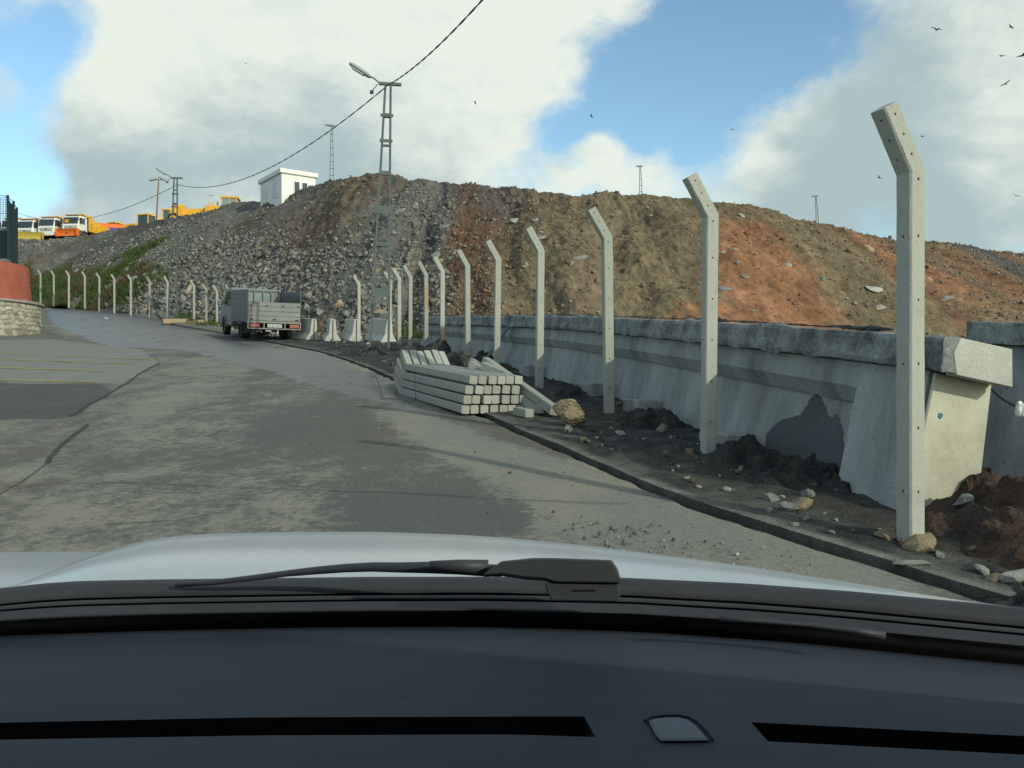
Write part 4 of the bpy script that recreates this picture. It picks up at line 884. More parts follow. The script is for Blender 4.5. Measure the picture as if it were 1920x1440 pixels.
def boulders():
    mb = rock_mesh(55, .9, 4, .35, 16, .17)
    p = hit(1072, 808); add_rock('boulder', (p.x, p.y+.12, vz(p.x, p.y)+.13), .37, M['tan_rock'], 'big tan boulder beside the stacked posts', 'boulder', me=mb, rot=(.1, .2, 1.2), sc=(1.0, 1.05, .82))
    st = [(1500, 962, .17, 'tan_rock', (1.3, .8, .7), 'flat tan stone on the dark verge left of the nearest post'), (1474, 966, .12, 'grey_rock', (1, 1, .9), 'dark grey stone touching the flat tan one'), (1445, 948, .10, 'grey_rock', (1, 1, .9), 'grey round stone left of the flat tan one'),
          (1466, 945, .05, 'pale_rock', (.9, .9, 1.1), 'small white stone above the flat tan one'), (1441, 969, .055, 'pale_rock', (1, .8, 1), 'small white stone left of the flat tan one'), (1514, 940, .09, 'grey_rock', (.9, .9, 1.2), 'upright grey stone behind the flat tan one'),
          (1672, 1016, .15, 'tan_rock', (1.2, .9, .7), 'brown stone against the left side of the nearest post'), (1722, 1030, .20, 'tan_rock', (1.3, .9, .65), 'brown stone wedged at the foot of the nearest post'), (1710, 1068, .09, 'pale_rock', (1.7, .8, .5), 'pale flat chip on the broken verge edge'),
          (1892, 1100, .13, 'pale_rock', (1.3, .9, .8), 'pale stone at the lower right edge of the picture'), (1845, 1085, .08, 'pale_rock', (1, .9, .8), 'pale lump near the lower right edge'), (1858, 1098, .07, 'tan_rock', (1, .9, .8), 'tan lump near the lower right edge'),
          (1312, 923, .045, 'pale_rock', (1.2, .8, .7), 'small white chip on the verge below the second post'), (1362, 929, .06, 'pale_rock', (1, 1, 1), 'white lump on the verge right of the second post'), (1286, 906, .05, 'pale_rock', (1.3, .8, .6), 'white chip on the verge left of the second post'),
          (1165, 822, .10, 'pale_rock', (1.3, .9, .7), 'pale stone on the verge between the boulder and the second post'), (1207, 830, .04, 'pale_rock', (1, 1, .8), 'tiny white chip near the dirt mound'), (1334, 855, .12, 'tan_rock', (1, .8, 1), 'brown stone leaning on the second post'),
          (1804, 945, .11, 'grey_rock', (1.1, .9, .9), 'grey boulder in the red dirt by the sunlit wall end'), (1820, 1003, .13, 'grey_rock', (1.1, .8, .9), 'dark grey block low in the red dirt'), (1808, 998, .06, 'pale_rock', (1.2, .8, .8), 'small pale block in the red dirt'),
          (1762, 1052, .06, 'pale_rock', (1.2, .8, .6), 'pale chip right of the foot of the nearest post'), (1075, 1000, .0, 'pale_rock', (1, 1, 1), ''), (1490, 995, .045, 'pale_rock', (1, 1, .8), 'pale chip below the flat tan stone'), (1510, 984, .05, 'pale_rock', (1.2, .9, .8), 'pale chip right of the flat tan stone'),
          (1545, 975, .035, 'pale_rock', (1, 1, .8), 'white chip between the flat tan stone and the nearest post'), (1560, 1010, .04, 'pale_rock', (1, 1, .8), 'white chip on the verge in front of the pier')]
    for x, y, s, m, sc, lab in st:
        if not s: continue
        p = hit(x, y); z = vz(p.x, p.y)
        k = 1
        if x > 1780 and y < 1010: p = at(x, y, 5.2); z = p.z-.0
        add_rock('stone', (p.x, p.y, z+s*.15*sc[2]), s*1.15, M[m], lab, 'stone', 'single stones on the verge', sc=sc)
    rs = np.random.RandomState(21)
    n = 2600; y = np.concatenate([rs.uniform(1, 9, 1500), rs.uniform(9, 33, n-1500)]); o = rs.uniform(.12, 1, n)**.8*np.interp(y, [1, 8, 14, 22, 33], [1.9, 1.9, 2.6, 3.6, 9.5]); x = kx(y)+o
    z = np.array([vz(a, b) for a, b in zip(x, y)])
    cl = np.clip(.5+2.5*fbm(x*1.3, y*1.3, 8, 3), 0, 1); keep = rs.rand(n) < cl*.9+.1
    sz = .017*np.exp(rs.normal(0, .6, n))*np.interp(y, [1, 10, 30], [1, 1.3, 2.2]); pal = np.array([[.10, .095, .085], [.20, .19, .165], [.33, .33, .29], [.18, .12, .07]])
    C = pal[rs.choice(4, n, p=[.45, .3, .13, .12])]
    rubble('verge_debris', np.stack([x, y, z+sz*.2], -1)[keep], sz[keep], C[keep], 5)
    # crumbs spilled on the road near the bonnet
    P_ = []
    for (cx_, cy_, sx_, n_) in ((1180, 1003, 50, 120), (1290, 1030, 60, 90), (1100, 985, 40, 30), (1450, 1060, 60, 50), (620, 960, 400, 30), (1000, 870, 180, 25), (800, 900, 200, 20)):
        for _ in range(n_):
            q = hit(cx_+rs.normal()*sx_, max(640, cy_+rs.normal()*(12 if sx_ < 100 else 40)))
            if q.x < kx(q.y)-.1: P_.append((q.x, q.y, q.z+.008))
    P_ = np.array(P_); n = len(P_); C = pal[rs.choice(4, n, p=[.25, .2, .2, .35])]
    rubble('road_debris', P_, .0075*np.exp(rs.normal(0, .5, n)), C, 6)
boulders()

def mound(name, x, y, rx, ry, h, m, lab, seed, rz=0, rough=.5, z=None):
    nr, na = 44, 120; V = []
    for i in range(nr):
        r = i/(nr-1)
        for k in range(na):
            a = 2*math.pi*k/na; q = .75+.5*float(vnoise(math.cos(a)*1.3+5, math.sin(a)*1.3+5, seed)); X = r*q*math.cos(a)*rx; Yv = r*q*math.sin(a)*ry
            hh = .62*h*(1-r*r)**.8; nn = float(fbm(X*2.6+seed*3, Yv*2.6, seed, 4))*1.7*h*rough*2+float(vnoise(X*9+seed, Yv*9, seed+3)-.5)*.13*(1-r*.6)+float(vnoise(X*20+seed, Yv*20, seed+4)-.5)*.075+float(vnoise(X*41+seed, Yv*41, seed+4)-.5)*.03
            V.append((X, Yv, hh+nn*(1-r**3)-.05*r))
    Fs = [(i*na+k, i*na+(k+1) % na, (i+1)*na+(k+1) % na, (i+1)*na+k) for i in range(nr-1) for k in range(na)][::1]
    me = bpy.data.meshes.new(name); me.from_pydata(V, [], [f[::-1] for f in Fs]); me.materials.append(m)
    o = link(name, me); o.location = (x, y, float(g(y))+.02 if z is None else z); o.rotation_euler = (0, 0, rz); o.rotation_euler.x = R(5)
    return tag(o, lab, 'dirt mound', 'dirt heaps at the foot of the wall')
def mounds():
    for i, (x, y, rx, ry, h, lab, px) in enumerate([(1210, 800, .42, .55, .26, 'dark dirt mound against the wall between the second and third post', 1),
            (1420, 880, .5, 1.15, .20, 'dark dirt mound under the damp patch of the wall', 1), (1075, 745, .35, .6, .20, 'dark dirt mound against the wall behind the tan boulder', 1),
            (860, 690, .5, .9, .34, 'dark clods behind the stack at the foot of the wall', 1), (815, 668, .55, .8, .40, 'dark clods behind the bright post tops of the stack', 1), (755, 660, .5, .8, .35, 'dark dirt mound by the far end of the wall', 1), (905, 690, .4, .7, .30, 'dark clods at the foot of the leaning steel bar', 1),
            (690, 668, .9, 1.0, .22, 'low brown dirt mound near the lattice pole foot', 1), (1560, 905, .5, .7, .14, 'low dark dirt strip at the foot of the pier', 1)]):
        p = hit(x, y); mound('dirt_mound', p.x+.02, p.y, rx, ry, h, M['soil'], lab, 40+i, R(12))
    mound('dirt_mound', 3.25, 4.9, .95, 1.25, .40, M['red_soil'], 'red brown dirt mound against the sunlit wall end', 61, 0, .4)
    mound('dirt_mound', 2.75, 3.8, .75, .9, .10, M['soil'], 'dark rubble heap in the lower right corner', 63, 0, .6)
mounds()

# ------------------------------------------------------------------ concrete barriers
def barriers():
    prof = [(-.28, 0), (-.28, .07), (-.15, .27), (-.085, .80), (.085, .80), (.15, .27), (.28, .07), (.28, 0)]
    for (x, d, ln, yaw, tilt, lab) in [(588, 31.6, 2.6, 34, 0, 'concrete road barrier half hidden behind the parked truck'), (624, 30.6, 1.6, 16, 0, 'free standing concrete road barrier just right of the truck'),
                                 (668, 30.4, 1.8, 21, 0, 'concrete road barrier standing behind the last fence post of the near row'), (729, 29.4, 1.7, 30, -3, 'tilted concrete road barrier beside the lattice pole')]:
        X = (x-960)/F*d; t = thing('concrete_barrier', lab, 'barrier', (X, d, float(g(d))+.03), R(yaw), 'concrete road barriers in the gap of the fence'); t.rotation_euler.x = R(5)
        half = [(p, q) for p, q in prof]
        MB().prism(half, .0, ln, 'y').build('barrier_body', M['barrier'], t, .015)
        mb = MB()
        for s_ in (-1, 1): mb.box((s_*.02-.006 if s_ < 0 else .014, -.012, .02), (-.014 if s_ < 0 else .026, .002, .78))
        MB().box((-.018, -.012, .03), (.018, .004, .79)).build('end_groove', M['damp'], t)
        MB().box((-.02, -.03, .55), (.02, -.012, .60)).build('lifting_loop', M['rust'], t)
barriers()

# ------------------------------------------------------------------ lattice lamp poles and cable
def lattice_pole(lab, base, H, bw, tw, yaw, lampdir=1, plates=True, arm=True):
    t = thing('lamp_pole', lab, 'lamp pole', base, yaw, 'lattice steel lamp poles beside the road')
    for s_ in (-1, 1):
        mb = MB(); a = Vector((s_*bw/2, 0, -.1)); b = Vector((s_*tw/2, 0, H)); mb.bar(a, b, .058, .014)
        for e in (-1, 1): mb.bar(a+Vector((s_*.032, e*.03, 0)), b+Vector((s_*.032, e*.03, 0)), .012, .05)
        mb.build('leg', M['galv'], t)
        MB().box((s_*bw/2-.14, -.12, -.02), (s_*bw/2+.14, .12, .03)).build('base_plate', M['galv'], t)
    z = .95; i = 0
    while z < H-.5:
        w_ = bw+(tw-bw)*z/H; h = .12 if i % 2 == 0 else .05
        MB().box((-w_/2-.03, -.05, z), (w_/2+.03, .05, z+h)).build('batten', M['galv'], t); z += (1.05 if z < H*.6 else .85); i += 1
    for k in (1.0, 1.75):
        MB().box((-tw/2-.14, -.06, H-k), (tw/2+.14, -.04, H-k+.09)).build('cross_plate', M['galv'], t)
    MB().box((-.22-tw/2, -.05, H-.05), (.34+tw/2, .05, H+.03)).build('crossarm', M['galv'], t)
    MB().tube([(-.25, 0, H), (-.40, 0, H+.12), (-.58, 0, H+.22)], .022, 8).build('lamp_arm', M['galv'], t)
    lh = MB(); d = Vector((-.84, 0, .48)).normalized(); o = Vector((-.50, 0, H+.16))
    q = d.to_track_quat('Z', 'X').to_matrix().to_4x4(); q.translation = o
    lh.add([tuple(v) for v in []], [])
    rings = []; prof = [(0, .045), (.08, .10), (.30, .125), (.62, .115), (.74, .06)]; V = []; Fs = []
    for (l, r) in prof:
        for k in range(12): a = k*math.pi/6; V.append((r*.62*math.cos(a), r*math.sin(a), l))
    for i in range(4):
        for k in range(12): Fs.append((i*12+k, i*12+(k+1) % 12, (i+1)*12+(k+1) % 12, (i+1)*12+k))
    Fs += [tuple(range(12)), tuple(range(48, 60))]; lh.add(V, Fs, q); head = lh.build('lamp_head', M['lamp'], t, smooth=True)
    MB().box((-.085, -.08, .22), (-.06, .08, .62), q).build('lamp_glass', M['lamp_glass'], head)
    MB().box((-.52, -.05, H-.32), (-.42, .05, H-.24)).tube([(-.47, 0, H-.25), (-.3, 0, H-.03)], .012, 6).build('cable_clamp', M['black'], t)
    return t
def poles():
    d1 = 25.2; b1 = at(711, 657, d1); H1 = (657-158)/F*d1
    T1o = 0; p1 = lattice_pole('tall lattice steel lamp pole in front of the middle of the heap', (b1.x, d1, float(g(d1))), H1, .50, .10, R(4)); p1.rotation_euler.y = R(1.9)
    for z in (1.55, 4.0): MB().box((-.27, -.055, z), (.27, -.035, z+.24)).build('sign_plate', M['galv'], p1)
    d2 = 50; b2 = at(323.5, 594, d2); H2 = (594-324)/F*d2
    p2 = lattice_pole('farther lattice steel lamp pole behind the far row of fence posts', (b2.x, d2, float(g(d2))), H2, .50, .12, R(4))
    p2.rotation_euler.y = R(1.2)
    A = at(915, -12, 15); A2 = at(1130, -330, 9); T1 = at(727, 160, d1); T2 = at(333, 346, d2); E = at(30, 398, 78); E2 = at(-300, 405, 100)
    def twisted(name, spans, lab):
        pts = []
        for a, b, sag in spans:
            n = max(30, int((b-a).length/.09)); n = min(n, 420)
            for k in range(n+1):
                t = k/n; p = a.lerp(b, t); p.z -= sag*4*t*(1-t); pts.append(p)
        mb = MB()
        for s_ in (0, math.pi):
            q = []; L_ = 0
            for i, p in enumerate(pts):
                if i: L_ += (p-pts[i-1]).length
                d = (pts[min(i+1, len(pts)-1)]-pts[max(i-1, 0)]).normalized(); u = d.cross(Vector((0, 0, 1))).normalized(); w_ = u.cross(d); a = L_*4.2+s_
                q.append(p+(u*math.cos(a)+w_*math.sin(a))*.009)
            mb.tube(q, .011, 5)
        return tag(mb.build(name, M['cable'], smooth=True), lab, 'cable', 'twisted overhead cables')
    twisted('overhead_cable', [(A2, A, .12), (A, T1, .16)], 'twisted black cable running from the top of the picture to the tall lattice pole')
    twisted('overhead_cable', [(T1, T2, 1.15)], 'twisted black cable sagging between the two lattice poles')
    twisted('overhead_cable', [(T2, E, 1.35), (E, E2, .3)], 'twisted black cable running left from the farther lattice pole')
poles()

# ------------------------------------------------------------------ parked drop-side truck
def wheel(t, c, r, w, name='wheel', rim=M['hub']):
    wh = MB(); prof = [(r*.62, -w/2), (r*.94, -w/2), (r, -w*.36), (r, w*.36), (r*.94, w/2), (r*.62, w/2)]; n = 28; V = []; Fs = []
    for k in range(n):
        a = 2*math.pi*k/n
        for (q, x) in prof: V.append((c[0]+x, c[1]+q*math.cos(a), c[2]+q*math.sin(a)))
    for k in range(n):
        for j in range(5): Fs.append((k*6+j, k*6+j+1, ((k+1) % n)*6+j+1, ((k+1) % n)*6+j))
    wh.add(V, Fs); o = wh.build(name, M['rubber'], t, smooth=False)
    MB().cyl(c, 'x', r*.63, w*.7, 24).build('rim', rim, o); MB().cyl(c, 'x', r*.2, w*.95, 12).build('hub', M['black'], o)
    return o
def pickup():
    d = 31.3; X = (514-960)/F*d; t = thing('dropside_truck', 'grey drop-side truck parked on the verge by the barriers with its tail to us', 'truck', (X, d, float(g(d))+.05), R(29)); t.rotation_euler.x = R(5)
    W_ = 1.94
    def boards(name, n, h, z0, fn, m, lab=None):
        root = None
        for k in range(n):
            mb = MB(); fn(mb, z0+k*h+.006, z0+(k+1)*h-.006)
            if root is None:
                fr = MB(); fn(fr, z0, z0+n*h, inset=True); root = fr.build(name, M['alu_dark'], t)
                if lab: tag(root, lab)
            mb.build('board', m, root, .006)
    def tail(mb, a, b, inset=False): mb.box((-W_/2+.03, .012 if inset else 0, a), (W_/2-.03, .028 if inset else .04, b))
    boards('tailgate', 4, .172, .70, tail, M['alu'])
    def left(mb, a, b, inset=False): mb.box((-W_/2+(.012 if inset else 0), .03, a), (-W_/2+(.028 if inset else .04), 3.05, b))
    def right(mb, a, b, inset=False): mb.box((W_/2-(.028 if inset else .04), .03, a), (W_/2-(.012 if inset else 0), 3.05, b))
    boards('side_board', 6, .186, .70, left, M['alu_dark'], 'tall dark board along the left side of the bed')
    boards('side_board', 6, .186, .70, right, M['alu_dark'], 'tall board along the right side of the bed')
    MB().box((-W_/2+.04, .04, .62), (W_/2-.04, 3.05, .695)).build('bed_floor', M['alu_dark'], t)
    for x in (-.82, 0, .82): MB().box((x-.06, -.022, .74), (x+.06, 0, .78)).build('latch', M['black'], t)
    for x in (-.85, -.3, .3, .85): MB().box((x-.03, -.02, 1.24), (x+.03, 0, 1.28)).build('hinge', M['black'], t)
    mb = MB(); mb.box((-W_/2, -.03, .62), (W_/2, .06, .69)); mb.box((-W_/2, -.04, .40), (W_/2, .0, .44))
    for x in (-W_/2+.02, -.38, .38, W_/2-.02): mb.box((x-.02, -.035, .44), (x+.02, .01, .63))
    mb.build('rear_frame', M['alu'], t)
    for s_ in (-1, 1):
        MB().box((s_*.72-.18, -.07, .46), (s_*.72+.18, -.01, .59)).build('tail_light', M['red_lens'], t, .02)
        f = MB(); f.box((s_*.80-.16, 1.05, .52), (s_*.80+.16, 2.0, .61)); f.box((s_*.80-.16, .62, .26), (s_*.80+.16, .65, .61)); f.build('mudguard', M['black'], t)
    pl = MB().box((-.26, -.05, .47), (.26, -.035, .59)).build('number_plate', M['white_plate'], t)
    fc = bpy.data.curves.new('plate_text', 'FONT'); fc.body = '34 JE 4637'; fc.size = .105; fc.align_x = 'CENTER'; fc.extrude = .002; fc.materials.append(M['black'])
    fo = bpy.data.objects.new('plate_text', fc); COL.objects.link(fo); bpy.context.view_layer.update(); tm = bpy.data.meshes.new_from_object(fo.evaluated_get(bpy.context.evaluated_depsgraph_get())); bpy.data.objects.remove(fo); fo = link('plate_text', tm, pl); fo.location = (0, -.053, .493); fo.rotation_euler = (R(90), 0, 0)
    mb = MB(); mb.box((-.42, .1, .46), (-.32, 5.0, .60)); mb.box((.32, .1, .46), (.42, 5.0, .60)); mb.cyl((0, 1.45, .37), 'x', .06, 1.6, 10); mb.tube([(0, 1.45, .37), (0, 1.5, .37)], .15, 12); mb.box((-.15, .15, .30), (.25, .7, .5)); mb.build('chassis', M['black'], t)
    MB().box((-.30, .05, .32), (-.1, .12, .37)).box((.12, .05, .25), (.16, .09, .42)).build('tow_hook', M['white_plate'], t)
    wheel(t, (-.76, 1.45, .33), .33, .34); wheel(t, (.76, 1.45, .33), .33, .34); wheel(t, (-.80, 4.75, .33), .33, .22); wheel(t, (.80, 4.75, .33), .33, .22)
    # cab
    cab = MB(); pr = [(3.2, .55), (3.2, 1.80), (3.45, 1.93), (4.35, 1.91), (5.0, 1.36), (5.7, 1.14), (5.9, .85), (5.9, .45), (5.15, .40), (5.1, .72), (4.4, .72), (4.35, .40), (3.3, .40)]
    cab.prism(pr, -.90, .90, 'x'); cb = cab.build('cab', M['cab_white'], t, .05)
    MB().box((-.68, 3.17, 1.28), (.68, 3.203, 1.74)).build('rear_window', M['cab_glass'], cb)
    for s_ in (-1, 1):
        MB().prism([(3.5, 1.2), (3.5, 1.76), (4.3, 1.76), (4.82, 1.25)], s_*.902-.006, s_*.902+.006, 'x').build('side_window', M['glass'], cb)
        MB().prism([(3.42, .6), (3.42, .63), (4.38, .63), (4.38, .6)], s_*.905-.006, s_*.905+.006, 'x').build('sill_strip', M['black'], cb)
        mm = MB(); mm.box((s_*.96-.08, 4.7, 1.3), (s_*.96+.08, 4.73, 1.34)); mm.box((s_*1.10-.08, 4.66, 1.22), (s_*1.10+.08, 4.76, 1.48)); mo = mm.build('mirror', M['black'], t, .02)
        MB().box((s_*1.10-.07, 4.652, 1.24), (s_*1.10+.07, 4.66, 1.46)).build('mirror_glass', M['lamp_glass'], mo)
        MB().box((s_*.902-.01, 5.4, .82), (s_*.902+.01, 5.8, 1.0)).build('headlight', M['lamp_glass'], cb, .005)
        a = MB()
        for k in range(14):
            th = math.pi*k/13; q = (math.cos(th), math.sin(th)); th2 = math.pi*(k+1)/13; q2 = (math.cos(th2), math.sin(th2))
            if k < 13: a.box((s_*.89-.05, 4.75+.44*min(q[0], q2[0]), .36+.42*min(q[1], q2[1])), (s_*.89+.05, 4.75+.44*max(q[0], q2[0]), .40+.44*max(q[1], q2[1])))
        a.build('wheel_arch', M['cab_white'], cb)
    MB().prism([(4.42, 1.86), (4.98, 1.385), (5.0, 1.405), (4.45, 1.885)], -.76, .76, 'x').build('windscreen', M['glass'], cb)
    # ladder rack behind the cab
    mb = MB()
    for x in (-.93, -.42, -.07, .28, .6, .93): mb.box((x-.016, 3.08, .72), (x+.016, 3.115, 1.86))
    mb.box((-.95, 3.075, 1.86), (.95, 3.12, 1.90)); mb.box((-.95, 3.08, 1.22), (.95, 3.115, 1.25)); mb.box((.92, 3.08, 1.90), (.95, 3.115, 2.1)); mb.build('headboard_rack', M['alu'], t)
pickup()

# ------------------------------------------------------------------ plough trucks, loaders and house on the plateau
def plateau_z(x, y, d): return EYE+(720-y)/F*d
def dump_truck(x, y, d, yaw, lab, plow, k, scale=1.0):
    t = thing('dump_truck', lab, 'dump truck', at(x, y, d), yaw, 'white and yellow dump trucks parked in a row'); t.scale = (scale,)*3
    # local: front faces -y
    cab = MB().prism([(-.0, 1.05), (-.02, 1.75), (.28, 3.0), (.55, 3.12), (1.95, 3.12), (2.0, 1.05)], -1.22, 1.22, 'x').build('cab', M['truck_white'], t, .07)
    MB().prism([(-.028, 1.98), (.19, 2.88), (.21, 2.88), (-.0, 1.98)], -1.05, 1.05, 'x').build('windscreen', M['glass'], cab)
    if k == 2: MB().box((-.85, .05, 2.15), (-.25, .07, 2.55), Matrix.Translation((0, -.05, 0))).build('windscreen_sign', M['yellow'], cab)
    for s_ in (-1, 1):
        MB().prism([(.42, 2.0), (.55, 2.8), (1.4, 2.8), (1.4, 2.0)], s_*1.222-.01, s_*1.222+.01, 'x').build('side_window', M['glass'], cab)
        MB().box((s_*1.42-.10, .05, 2.0), (s_*1.42+.10, .22, 2.75)).box((s_*1.3-.1, .1, 2.68), (s_*1.3+.1, .14, 2.72)).build('mirror', M['black'], t, .02)
        MB().box((s_*.95-.2, -.06, .85), (s_*.95+.2, .0, 1.1)).build('headlight', M['lamp_glass'], t)
        wheel(t, (s_*1.08, 1.25, .52), .52, .32); wheel(t, (s_*1.0, 4.6, .52), .52, .5); wheel(t, (s_*1.0, 5.9, .52), .52, .5)
        a = MB()
        for q in range(12):
            t0 = math.pi*q/12; t1 = math.pi*(q+1)/12
            a.add([(s_*1.0, 1.25+.62*math.cos(t0), .52+.62*math.sin(t0)), (s_*1.26, 1.25+.62*math.cos(t0), .52+.62*math.sin(t0)), (s_*1.26, 1.25+.62*math.cos(t1), .52+.62*math.sin(t1)), (s_*1.0, 1.25+.62*math.cos(t1), .52+.62*math.sin(t1)),
                   (s_*1.0, 1.25+.70*math.cos(t0), .52+.70*math.sin(t0)), (s_*1.26, 1.25+.70*math.cos(t0), .52+.70*math.sin(t0)), (s_*1.26, 1.25+.70*math.cos(t1), .52+.70*math.sin(t1)), (s_*1.0, 1.25+.70*math.cos(t1), .52+.70*math.sin(t1))], [(0,1,2,3),(4,5,6,7),(0,1,5,4),(1,2,6,5),(2,3,7,6),(3,0,4,7)])
        a.build('mudguard', M['hub'], t)
    gr = MB()
    for z in (1.25, 1.42, 1.6): gr.box((-.9, -.035, z), (.9, .0, z+.07))
    gr.build('grille', M['black'], cab)
    MB().cyl((0, -.04, 1.5), 'y', .13, .02, 16).build('badge', M['hub'], cab)
    MB().box((-1.2, -.12, .6), (1.2, .1, 1.04)).build('bumper', M['truck_white'], t, .04); MB().box((-.45, .3, .7), (.45, 7.4, 1.05)).build('chassis', M['black'], t)
    MB().box((-.9, .35, 3.12), (.9, .55, 3.24)).build('roof_bar', M['hub'], t)
    bd = MB(); bd.prism([(2.25, 1.25), (2.25, 3.05), (.75, 3.32), (.75, 3.42), (3.0, 3.42), (3.7, 2.75), (7.3, 2.6), (7.6, 1.25)], -1.28, 1.28, 'x'); b_ = bd.build('tipper_body', M['yellow'], t, .04)
    for s_ in (-1, 1):
        for y0 in (3.4, 4.6, 5.8, 7.0): MB().box((s_*1.28-.05, y0, 1.3), (s_*1.28+.05, y0+.12, 2.6)).build('rib', M['yellow'], b_)
        for z in (1.7, 2.0, 2.3): MB().box((s_*1.29-.02, 2.6, z), (s_*1.29+.02, 3.1, z+.04)).build('step', M['black'], b_)
    MB().box((-1.24, 2.16, 1.2), (1.24, 2.24, 3.1)).build('headboard', M['black'], b_)
    if plow:
        m, w_, h_, yw, dx = plow; mb = MB(); V = []; n = 9
        for i in range(n):
            a = -.6+1.75*i/(n-1); V += [(-w_/2, -1.1+.45*math.cos(a)-.3, .1+h_*i/(n-1)), (w_/2, -1.1+.45*math.cos(a)-.3, .1+h_*i/(n-1))]
        Vb = [(x_, y_+.06, z_) for x_, y_, z_ in V]; nn = len(V)
        Fs = [(2*i, 2*i+1, 2*i+3, 2*i+2) for i in range(n-1)]+[(nn+2*i, nn+2*i+2, nn+2*i+3, nn+2*i+1) for i in range(n-1)]+[(0, nn, nn+1, 1), (2*n-2, 2*n-1, nn+2*n-1, nn+2*n-2)]+[(2*i, 2*i+2, nn+2*i+2, nn+2*i) for i in range(n-1)]+[(2*i+1, nn+2*i+1, nn+2*i+3, 2*i+3) for i in range(n-1)]
        Mx = Matrix.Translation((dx, 0, 0))@Matrix.Rotation(yw, 4, 'Z'); mb.add(V+Vb, Fs, Mx); po = mb.build('snow_plough', m, t)
        for s_ in (-1, 1): MB().box((s_*w_/2-.05, -1.35, .1), (s_*w_/2+.05, -.65, .15+h_), Mx).build('side_plate', M['orange'] if s_ < 0 and m == M['olive_yellow'] else m, po)
        MB().bar((dx*.5, -1.0, .5), (0, 0, .75), .16).build('push_arm', M['black'], po)
    return t
def loader(x, y, d, yaw, lab, scale=1.0):
    t = thing('wheel_loader', lab, 'wheel loader', at(x, y, d), yaw, 'yellow loaders on the plateau'); t.scale = (scale,)*3
    MB().prism([(.6, .9), (.6, 2.0), (2.6, 1.9), (2.9, 1.5), (2.9, .8)], -.95, .95, 'x').build('engine_hood', M['yellow'], t, .05)
    c = MB().box((-.8, -1.1, 1.0), (.8, .6, 3.1)).build('cab', M['glass'], t, .06)
    mb = MB(); mb.box((-.9, -1.2, 3.1), (.9, .75, 3.28))
    for x_ in (-.8, .8):
        for y_ in (-1.1, .6): mb.box((x_-.06, y_-.06, 1.0), (x_+.06, y_+.06, 3.1))
    mb.build('cab_frame', M['yellow'], c, .02)
    MB().prism([(-1.2, 1.2), (-1.2, 1.6), (-3.2, 1.2), (-3.2, .9)], -.5, .5, 'x').build('lift_arm', M['yellow'], t, .04)
    MB().prism([(-3.2, .3), (-3.2, 1.6), (-3.6, 1.5), (-4.4, .3)], -1.4, 1.4, 'x').build('bucket', M['yellow'], t, .04)
    MB().tube([(.4, 1.4, 1.9), (.4, 1.4, 2.7)], .07, 8).build('exhaust', M['black'], t)
    for s_ in (-1, 1): wheel(t, (s_*1.15, -1.9, .75), .75, .55, rim=M['yellow']); wheel(t, (s_*1.15, 1.7, .75), .75, .55, rim=M['yellow'])
